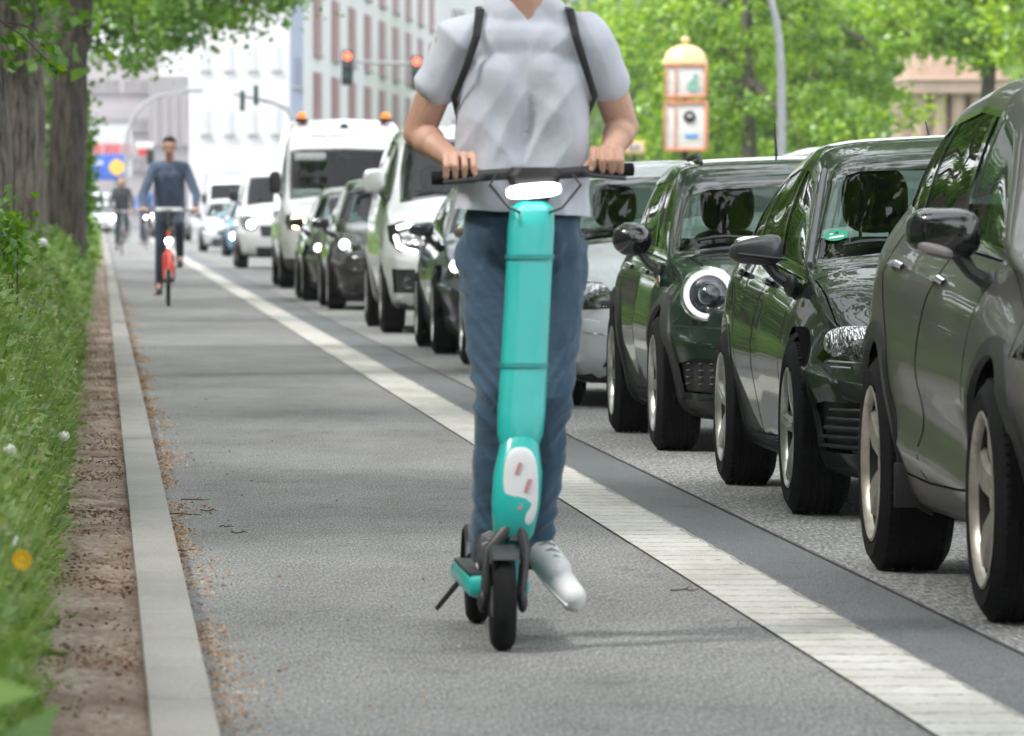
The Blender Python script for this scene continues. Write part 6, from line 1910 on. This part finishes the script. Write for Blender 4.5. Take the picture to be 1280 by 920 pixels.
for (c_, a0, a1) in (((0, 0, .128), 20, 130), ((0, 1.13, .128), 10, 150)):
    n = 14; r_ = .148; ring = [(c_[1] + r_ * math.cos(R(a)), c_[2] + r_ * math.sin(R(a))) for a in np.linspace(a0, a1, n)]
    mb2 = MB(); vs_ = []
    for (yy, zz_) in ring: vs_ += [(-.040, yy, zz_ - .012), (-.030, yy, zz_), (.030, yy, zz_), (.040, yy, zz_ - .012)]
    mb2.add(vs_, [(i * 4 + k, i * 4 + k + 1, i * 4 + k + 5, i * 4 + k + 4) for i in range(n - 1) for k in range(3)])
    g_o = mb2.build('mudguard', M_trim, sc)
mb = MB(); mb.tube([(lean(.3), .05, .30), (0.01, .16, .17)], [.035, .04], 12); mb.box((0.0, .58, .155), (.165, .86, .055), .02); dk = mb.build('deck', M_teal, sc)
mb = MB(); mb.box((0.0, .60, .186), (.15, .74, .008), .003); mb.build('deck_mat', M_black, dk)
mb = MB(); mb.tube([(-.07, .75, .14), (-.13, .80, .06)], [.008, .007], 8); mb.build('kick_stand', M_trim, sc)
# handlebar
hz, hy, hx = 1.245, .262, .0985
tl = .012
mb = MB(); bar = [(hx - .265, hy + .045, hz - tl), (hx - .15, hy + .015, hz - tl * .5), (hx - .06, hy, hz), (hx + .06, hy, hz), (hx + .15, hy + .015, hz + tl * .5), (hx + .265, hy + .045, hz + tl)]
mb.tube(bar, .0155, 12); hb = mb.build('handlebar', M_black, sc)
for sx in (-1, 1):
    a = Vector(bar[0] if sx < 0 else bar[-1]); b = Vector(bar[1] if sx < 0 else bar[4]); mb = MB(); mb.tube([a, a.lerp(b, .95)], .0185, 14); mb.build('grip', M_rubber, hb)
    mb = MB(); p = b.lerp(Vector(bar[2] if sx < 0 else bar[3]), .2); mb.tube([p + V3(0, -.01, 0), p + V3(sx * .02, -.045, -.01), p + V3(sx * .11, -.050, -.018)], [.008, .007, .005], 8); mb.build('brake_lever', M_trim, hb)
mb = MB(); box_loft(mb, [(hx, hy, z, a, b) for z, a, b in ((1.165, .035, .03), (1.20, .055, .045), (1.24, .075, .055), (1.262, .06, .05))], 28, .7); hd_ = mb.build('display_housing', M_black, sc)
mb = MB(); mb.ell((hx - .004, hy - .060, 1.200), (.073, .014, .0195), 28, 14, .6, Matrix.Rotation(R(-5), 4, 'Y')); mb.build('headlight', mat('scooter_lamp', (.9, .9, .9), .3, emit=(1, 1, 1), estr=3.5), hd_)
for sx in (-1, 1):
    mb = MB(); mb.tube([(hx + sx * .10, hy - .02, hz), (hx + sx * .12, hy - .07, hz - .03), (hx + sx * .07, hy - .08, hz - .09), (hx + sx * .02, hy - .03, hz - .11)], .0035, 8); mb.build('brake_cable', M_black, sc)

# ---------------- the rider
rd = thing('person', 'person in pale t-shirt and blue jeans standing on the teal scooter, hands on the bar', 'person', (SX, SY, 0))
xc = .082
sL, sR = V3(xc - .185, .40, 1.605), V3(xc + .185, .40, 1.605)
eL, eR = V3(-.195, .49, 1.355), V3(.352, .48, 1.372)
hL, hR = V3(hx - .195, .292, 1.262), V3(hx + .195, .292, 1.276)
wL, wR = hL + V3(-.010, .070, .018), hR + V3(.010, .070, .018)
hipL, hipR = V3(xc - .085, .50, 1.03), V3(xc + .085, .50, 1.03)
kL, kR = V3(.012, .40, .66), V3(.150, .43, .66)
aL, aR = V3(-.004, .50, .27), V3(.128, .63, .265)
HP, HM = headprims(V3(xc, .36, 1.875), 4)
P = HP + grip(hL, 1) + grip(hR, -1) + [
    ('c', V3(xc, .385, 1.80), V3(xc, .41, 1.66), .052, .060), ('c', sL, eL, .052, .043), ('c', eL, wL, .043, .027), ('c', sR, eR, .052, .043), ('c', eR, wR, .043, .027),
    ('c', wL, hL + V3(0, .045, .016), .027, .028), ('c', wR, hR + V3(0, .045, .016), .027, .028), ('e', eL.lerp(wL, .28), (.044, .044, .044)), ('e', eR.lerp(wR, .28), (.044, .044, .044)),
    ('e', V3(xc, .44, 1.48), (.155, .075, .19)), ('e', V3(xc, .48, 1.20), (.125, .080, .18)), ('c', V3(xc - .13, .41, 1.60), V3(xc + .13, .41, 1.60), .06, .06),
    ('c', hipL, kL, .080, .052), ('c', kL, aL, .050, .036), ('c', hipR, kR, .080, .052), ('c', kR, aR, .050, .036), ('e', V3(xc, .50, 1.04), (.14, .10, .10)),
    ('c', aL, aL + V3(0, -.04, -.05), .030, .02), ('c', aR, aR + V3(.01, .0, -.05), .030, .02)]
body = organic('body', P, .0040, 3, M_skin, rd)
face_bits(HM, rd, body, M_hair)
# t-shirt with short loose sleeves and a straight hem over the jeans
slL, slR = sL.lerp(eL, .46), sR.lerp(eR, .46)
SH = [('c', V3(xc - .068, .425, 1.50), V3(xc - .072, .465, 1.15), .110, .113), ('c', V3(xc + .068, .425, 1.50), V3(xc + .072, .465, 1.15), .110, .113), ('e', V3(xc, .430, 1.50), (.187, .104, .19)), ('e', V3(xc, .46, 1.28), (.165, .105, .20)), ('c', V3(xc - .125, .41, 1.60), V3(xc + .125, .41, 1.60), .080, .080), ('c', V3(xc - .06, .405, 1.668), V3(xc + .06, .405, 1.668), .055, .055),
      ('c', sL + V3(.02, 0, 0), slL, .076, .064), ('c', sR + V3(-.02, 0, 0), slR, .076, .064), ('c', V3(xc - .075, .475, 1.24), V3(xc - .078, .49, 1.09), .098, .106), ('c', V3(xc + .075, .475, 1.24), V3(xc + .078, .49, 1.09), .098, .106), ('e', V3(xc, .47, 1.13), (.165, .118, .10), None, .8)]
ts = organic('t_shirt', SH, .006, 14, M_tee, rd, .5)
bm = bmesh.new(); bm.from_mesh(ts.data)
bmesh.ops.bisect_plane(bm, geom=bm.verts[:] + bm.edges[:] + bm.faces[:], plane_co=(xc, .45, 1.142), plane_no=(.06, 0, 1), clear_inner=True)
bm.to_mesh(ts.data); bm.free()
def tee_folds(c):
    sg = 1 if c.x > xc else -1; u = (c.x - xc) * sg
    low = max(0, min(1, (1.50 - c.z) / .25))
    d1 = ridge(V3(c.x * 5 + 3, c.y * 3, (c.z + u * 1.1) * 6.5)); d2 = ridge(V3(c.x * 9 - c.z * 5 * sg + 9, c.y * 4, c.z * 3 + 5))
    h_ = .5 + .5 * math.sin((c.x - xc) * 38 + 2 * math.sin(c.z * 9)); hem = max(0, min(1, (1.25 - c.z) / .12))
    return .013 * (d1 - .6) * (.35 + .65 * low) + .009 * (d2 - .6) + .007 * h_ * hem
wrinkle(ts, tee_folds)
JN = [('e', V3(xc, .49, 1.085), (.160, .118, .125), None, .75), ('c', hipL, hipL.lerp(kL, .5), .096, .083), ('c', hipR, hipR.lerp(kR, .5), .096, .083), ('c', hipL.lerp(kL, .5), kL, .083, .066), ('c', hipR.lerp(kR, .5), kR, .083, .066),
      ('c', kL, kL.lerp(aL, .4), .066, .060), ('c', kL.lerp(aL, .4), aL + V3(0, .01, -.035), .062, .050), ('c', kR, kR.lerp(aR, .4), .066, .060), ('c', kR.lerp(aR, .4), aR + V3(-.003, .012, -.035), .062, .050)]
jn = organic('jeans', JN, .006, 6, M_jeans, rd, .5)
def jean_folds(c):
    kn = math.exp(-((c.z - .66) / .12) ** 2); ank = max(0, min(1, (.42 - c.z) / .12)); hp_ = math.exp(-((c.z - .98) / .07) ** 2)
    w_ = .35 + kn + 1.1 * ank + hp_ * .8
    return .0085 * w_ * (ridge(V3(c.x * 7, c.y * 6, c.z * 19 + 2 * math.sin(c.x * 14))) - .62) + .004 * (ridge(V3(c.x * 14, c.y * 14, c.z * 5 + 7)) - .6)
wrinkle(jn, jean_folds)
# seams, fly and pocket edges
for sx in (-1, 1):
    mb = MB(); q_ = [V3(xc + sx * (.085 + .052 * t_), .405 + .05 * t_, 1.13 - .13 * t_ ** 1.5) for t_ in np.linspace(0, 1, 7)]; mb.tube(q_, .0028, 5); mb.build('pocket_seam', M_pack, jn)
for (k_, a_) in ((kL, aL), (kR, aR)):
    p_ = k_.lerp(a_, .97)
    mb = MB(); mb.tube([p_, a_ + V3(0, .008, -.03), a_ + V3(0, -.03, -.06)], [.043, .044, .040], 14); mb.build('sock', M_pack, rd)
    mb = MB(); mb.lathe([(.0505, -.012), (.0530, -.010), (.0535, .012), (.0510, .014)], 24, Matrix.Translation(k_.lerp(a_, 1.07)) @ (a_ - k_).to_track_quat('Z', 'Y').to_matrix().to_4x4()); mb.build('trouser_cuff', M_jeans, rd)
for (a, toe, m_) in ((aL, V3(-.012, .335, .212), M_dshoe), (aR, V3(.222, .49, .112), M_shoe)):
    b = a + (toe - a) * .15; dn = V3(0, 0, -.035)
    sh_ = organic('shoe', [('c', a + V3(0, .025, -.03), toe, .044, .034), ('c', a + V3(0, .01, .0), a + V3(0, .01, -.02), .044, .046), ('c', a + V3(0, .0, -.02), a.lerp(toe, .55), .044, .040), ('c', a + V3(0, .03, -.042), toe + V3(0, .005, -.012), .038, .032), ('e', a.lerp(toe, .55), (.042, .05, .035))], .006, 3, m_, rd)
    mb = MB(); q_ = [(a + V3(0, .040, -.060)).lerp(toe + V3(0, -.010, -.024), t_) for t_ in (0, .3, .6, 1)]; mb.tube(q_, [.030, .035, .036, .026], 12, flat=.40); mb.build('sole', M_whitep, sh_)
    mb = MB()
    for k in range(4):
        c_ = a.lerp(toe, .30 + k * .11) + V3(0, -.020, .032 - k * .001); mb.tube([c_ + V3(-.022, .004, -.006), c_ + V3(0, -.002, .004), c_ + V3(.022, .004, -.006)], .0032, 6)
    mb.build('laces', mat('grey_laces', (.3, .3, .3), .8), sh_)
# backpack worn by the rider: straps over both shoulders
bk = thing('backpack', 'black backpack worn by the scooter rider, strap over the pale t-shirt', 'backpack', (SX, SY, 0))
mb = MB(); mb.ell((xc, .62, 1.44), (.15, .10, .22), 24, 14, .65); bag = mb.build('bag', M_pack, bk)
mb = MB(); mb.ell((xc, .71, 1.36), (.11, .035, .10), 20, 10, .6); mb.build('front_pocket', M_pack, bag)
for sx in (-1, 1):
    mb = MB(); mb.tube([V3(xc + sx * .115, .55, 1.60), V3(xc + sx * .115, .47, 1.692), V3(xc + sx * .12, .36, 1.682), V3(xc + sx * .132, .312, 1.61), V3(xc + sx * .158, .322, 1.53), V3(xc + sx * .188, .38, 1.45), V3(xc + sx * .16, .54, 1.36)], [.010, .012, .012, .011, .010, .009, .008], 10, flat=.35); mb.build('strap', M_pack, bk)

# ---------------- cyclists
def bicycle(name, label, loc, m_frame, rz=0, lamp=True, lampz=.78, barz=1.12, seat=1.0, barw=.30, lampm=None):
    b = thing(name, label, 'bicycle', loc, R(rz), 'bicycles on the cycle lane')
    r_ = .345
    for yy in (r_, r_ + 1.06):
        mb = MB(); an = [2 * PI * k / 40 for k in range(41)]
        mb.tube([(0, yy + (r_ - .018) * math.cos(a), r_ + (r_ - .018) * math.sin(a)) for a in an], .0185, 10, cap=False); w = mb.build('wheel', M_rubber, b)
        mb = MB(); mb.tube([(0, yy + (r_ - .042) * math.cos(a), r_ + (r_ - .042) * math.sin(a)) for a in an], .011, 8, cap=False)
        mb.tube([(-.04, yy, r_), (.04, yy, r_)], .025, 12)
        for k in range(18):
            a = 2 * PI * k / 18; mb.tube([(.02 * (-1) ** k, yy, r_), (0, yy + (r_ - .045) * math.cos(a), r_ + (r_ - .045) * math.sin(a))], .0018, 4)
        mb.build('rim', M_alloy, w)
        mb = MB(); n = 16; vs_ = []
        for a in np.linspace(R(20), R(165), n):
            for dx, dr in ((-.034, .008), (-.018, .026), (.018, .026), (.034, .008)): vs_.append((dx, yy + (r_ + dr) * math.cos(a), r_ + (r_ + dr) * math.sin(a)))
        mb.add(vs_, [(i * 4 + k, i * 4 + k + 1, i * 4 + k + 5, i * 4 + k + 4) for i in range(n - 1) for k in range(3)]); mb.build('mudguard', m_frame, b)
    H = V3(0, r_ + .20, .86); BB = V3(0, r_ + .62, .30); S = V3(0, r_ + .78, seat - .12); RW = V3(0, r_ + 1.06, r_)
    mb = MB(); mb.tube([H, H + V3(0, .05, -.14), BB], [.02, .02, .022], 10); mb.tube([BB, S], .018, 10)
    for sx in (-1, 1): mb.tube([BB, RW + V3(sx * .06, 0, 0)], .010, 8); mb.tube([S, RW + V3(sx * .06, 0, 0)], .009, 8)
    mb.tube([H + V3(0, .0, .04), H + V3(0, -.0, -.20)], .024, 12); mb.build('frame', m_frame, b)
    mb = MB()
    for sx in (-1, 1): mb.tube([H + V3(0, -.02, -.19), V3(sx * .055, r_ + .10, r_ * 1.75), V3(sx * .058, r_, r_)], [.018, .019, .013], 10)
    mb.build('fork', m_frame, b)
    mb = MB(); mb.tube([H, V3(0, r_ + .16, barz - .02)], .014, 10); mb.tube([V3(-barw, r_ + .30, barz), V3(-barw * .75, r_ + .20, barz + .01), V3(-.08, r_ + .15, barz + .01), V3(.08, r_ + .15, barz + .01), V3(barw * .75, r_ + .20, barz + .01), V3(barw, r_ + .30, barz)], .0135, 10); hb = mb.build('handlebar', M_chrome, b)
    for sx in (-1, 1):
        mb = MB(); mb.tube([V3(sx * barw * .85, r_ + .24, barz + .005), V3(sx * barw, r_ + .32, barz)], .018, 10); mb.build('grip', M_black, hb)
    mb = MB(); mb.ell(S + V3(0, .06, .14), (.075, .13, .03), 16, 8); mb.tube([S, S + V3(0, .02, .12)], .013, 8); mb.build('saddle', M_black, b)
    mb = MB(); mb.tube([BB + V3(-.07, 0, 0), BB + V3(.07, 0, 0)], .02, 10); mb.lathe([(.0, .05), (.09, .05), (.09, .056), (0, .056)], 24, Matrix.Translation(BB) @ RX)
    for sx in (-1, 1): mb.tube([BB + V3(sx * .07, 0, 0), BB + V3(sx * .08, -.03 * sx, .165 * sx)], .011, 8)
    ck = mb.build('crank', M_trim, b)
    for sx in (-1, 1):
        mb = MB(); mb.box(BB + V3(sx * .13, -.03 * sx, .165 * sx), (.09, .07, .02), .005); mb.build('pedal', M_black, b)
    if lamp:
        mb = MB(); mb.ell((0, r_ - .02 + .10, lampz), (.035, .03, .035), 16, 10); lp = mb.build('bicycle_lamp', M_black, b)
        mb = MB(); mb.ell((0, r_ - .052 + .10, lampz), (.042, .012, .042), 18, 8); mb.build('lens', lampm or M_lit, lp)
    return b, BB, S
M_redf = mat('red_bicycle_frame', (0.62, 0.07, 0.05), .35, coat=.5)
M_blackf = mat('black_bicycle_frame', (0.02, 0.02, 0.022), .35, coat=.5)

def cyclist(label, loc, BB, S, top, leg, hairm, barz, barw, hz_, lean_=.28, longh=False, vx=.010, sleeve=None):
    p = thing('person', label, 'person', loc)
    r_ = .345; hip = V3(0, S.y + .03, S.z + .22); sh = V3(0, hip.y - lean_, hz_ - .34); hd = V3(0, sh.y - .10, hz_ - .11)
    s2 = [sh + V3(sx * .185, 0, 0) for sx in (-1, 1)]
    hn = [V3(sx * barw * .90, r_ + .26, barz + .012) for sx in (-1, 1)]
    el = [s2[i].lerp(hn[i], .52) + V3((-1, 1)[i] * .07, .06, -.06) for i in (0, 1)]
    wr = [hn[i] + V3(0, .075, .02) for i in (0, 1)]
    hp = [hip + V3(sx * .085, 0, 0) for sx in (-1, 1)]
    ft = [BB + V3(sx * .125, -.03 * sx - .02, .165 * sx + .06) for sx in (-1, 1)]
    an = [f + V3(0, .09, .06) for f in ft]
    kn = []
    for i in (0, 1):
        m_ = hp[i].lerp(an[i], .5); d_ = (hp[i] - an[i]).length; o_ = math.sqrt(max(.0025, .44 ** 2 - (d_ / 2) ** 2)); kn.append(m_ + V3((-1, 1)[i] * .03, -1, .35).normalized() * o_)
    HPm, HM_ = headprims(hd, 0, 1.0, -6 if lean_ < .3 else 6)
    P = list(HPm) + [('c', hd + V3(0, .02, -.07), sh + V3(0, .01, .04), .05, .06), ('e', sh.lerp(hip, .35), (.15, .10, .20)), ('e', hip, (.14, .11, .11))]
    for i in (0, 1):
        P += grip(hn[i], (1, -1)[i]) + [('c', s2[i], el[i], .048, .040), ('c', el[i], wr[i], .040, .026), ('c', wr[i], hn[i] + V3(0, .045, .016), .026, .027), ('c', hp[i], kn[i], .075, .05), ('c', kn[i], an[i], .048, .034), ('c', an[i], ft[i] + V3(0, -.10, -.02), .034, .028)]
    b = organic('body', P, vx, 3, M_skin, p)
    face_bits(HM_, p, b, hairm, longh)
    SH = [('c', sh + V3(-.12, 0, .0), sh + V3(.12, 0, 0), .075, .075), ('e', sh.lerp(hip, .3), (.185, .125, .19)), ('e', sh.lerp(hip, .75), (.165, .125, .17)), ('e', hip + V3(0, -.01, .06), (.165, .13, .12)), ('c', sh + V3(0, 0, .02), sh + V3(0, -.01, .07), .07, .058)]
    for i in (0, 1): SH += [('c', s2[i], el[i], .064, .054), ('c', el[i], el[i].lerp(wr[i], .86), .054, .038)]
    for sx in (-1, 1): SH.append(('c', sh.lerp(hip, .15) + V3(sx * .06, 0, 0), hip + V3(sx * .06, -.01, -.04), .125, .135))
    organic('jacket', SH, .012, 3, top, p)
    JN = [('e', hip + V3(0, 0, -.02), (.165, .14, .12))]
    for i in (0, 1): JN += [('c', hp[i], kn[i], .092, .066), ('c', kn[i], an[i], .064, .048)]
    organic('trousers', JN, .012, 3, leg, p)
    for i in (0, 1): organic('shoe', [('c', an[i] + V3(0, .02, -.045), ft[i] + V3(0, -.14, -.03), .042, .036), ('c', an[i], an[i] + V3(0, 0, -.04), .042, .042)], .010, 2, M_dshoe, p)
    return p
b1, BB, S_ = bicycle('bicycle', 'red bicycle with a dazzling front lamp under the nearer cyclist', (.815, 76.5, 0), M_redf, lampz=.775, barz=1.13, barw=.34, seat=1.02)
cyclist('cyclist in blue grey sweater with bare head riding the red bicycle', (.83, 76.5, 0), BB, S_, M_sweat, M_trous, M_hair, 1.13, .34, 2.0, .30)
mb = MB(); mb.tube([(-.16, .545, 1.155), (.16, .545, 1.155)], .026, 10); o = mb.build('handlebar_bag', mat('pale_roll', (.5, .5, .52), .6), b1)
b2, BB, S_ = bicycle('bicycle', 'black city bicycle under the farther cyclist in dark clothes', (.55, 164, 0), M_blackf, lamp=False, barz=1.10, barw=.26)
cyclist('cyclist in charcoal jacket and black trousers with reddish hair, left of the nearer cyclist', (.55, 164, 0), BB, S_, M_djack, M_trous, M_hairl, 1.10, .26, 1.98, .12, True, .012)
b3, BB, S_ = bicycle('bicycle', 'bicycle half hidden between the two cyclists ridden by a person in blue', (1.36, 192, 0), M_blackf, lamp=True, lampz=.92, barz=1.10, barw=.28)
cyclist('cyclist in bright blue jacket partly hidden behind the nearer cyclist', (1.36, 192, 0), BB, S_, M_bjack, M_trous, M_hair, 1.10, .28, 1.92, .18, False, .012)

# ------------------------------------------------------------------ thin city haze: one closed box round everything
mb = MB(); mb.box((0, 335, 30), (850, 1000, 62.2))
hz_ = mb.build('haze', mat('haze_tmp', (1, 1, 1)), None, False)
hm = bpy.data.materials.new('haze_air'); hm.use_nodes = True; t_ = hm.node_tree
for n_ in list(t_.nodes): t_.nodes.remove(n_)
o_ = t_.nodes.new('ShaderNodeOutputMaterial'); v_ = t_.nodes.new('ShaderNodeVolumePrincipled')
v_.inputs['Color'].default_value = (0.93, 0.95, 1.0, 1); v_.inputs['Density'].default_value = 0.00024; v_.inputs['Anisotropy'].default_value = 0.3
t_.links.new(v_.outputs[0], o_.inputs['Volume'])
hz_.data.materials.clear(); hz_.data.materials.append(hm); hz_['kind'] = 'stuff'; hz_['label'] = 'pale haze hanging over the far end of the street'; hz_['category'] = 'haze'
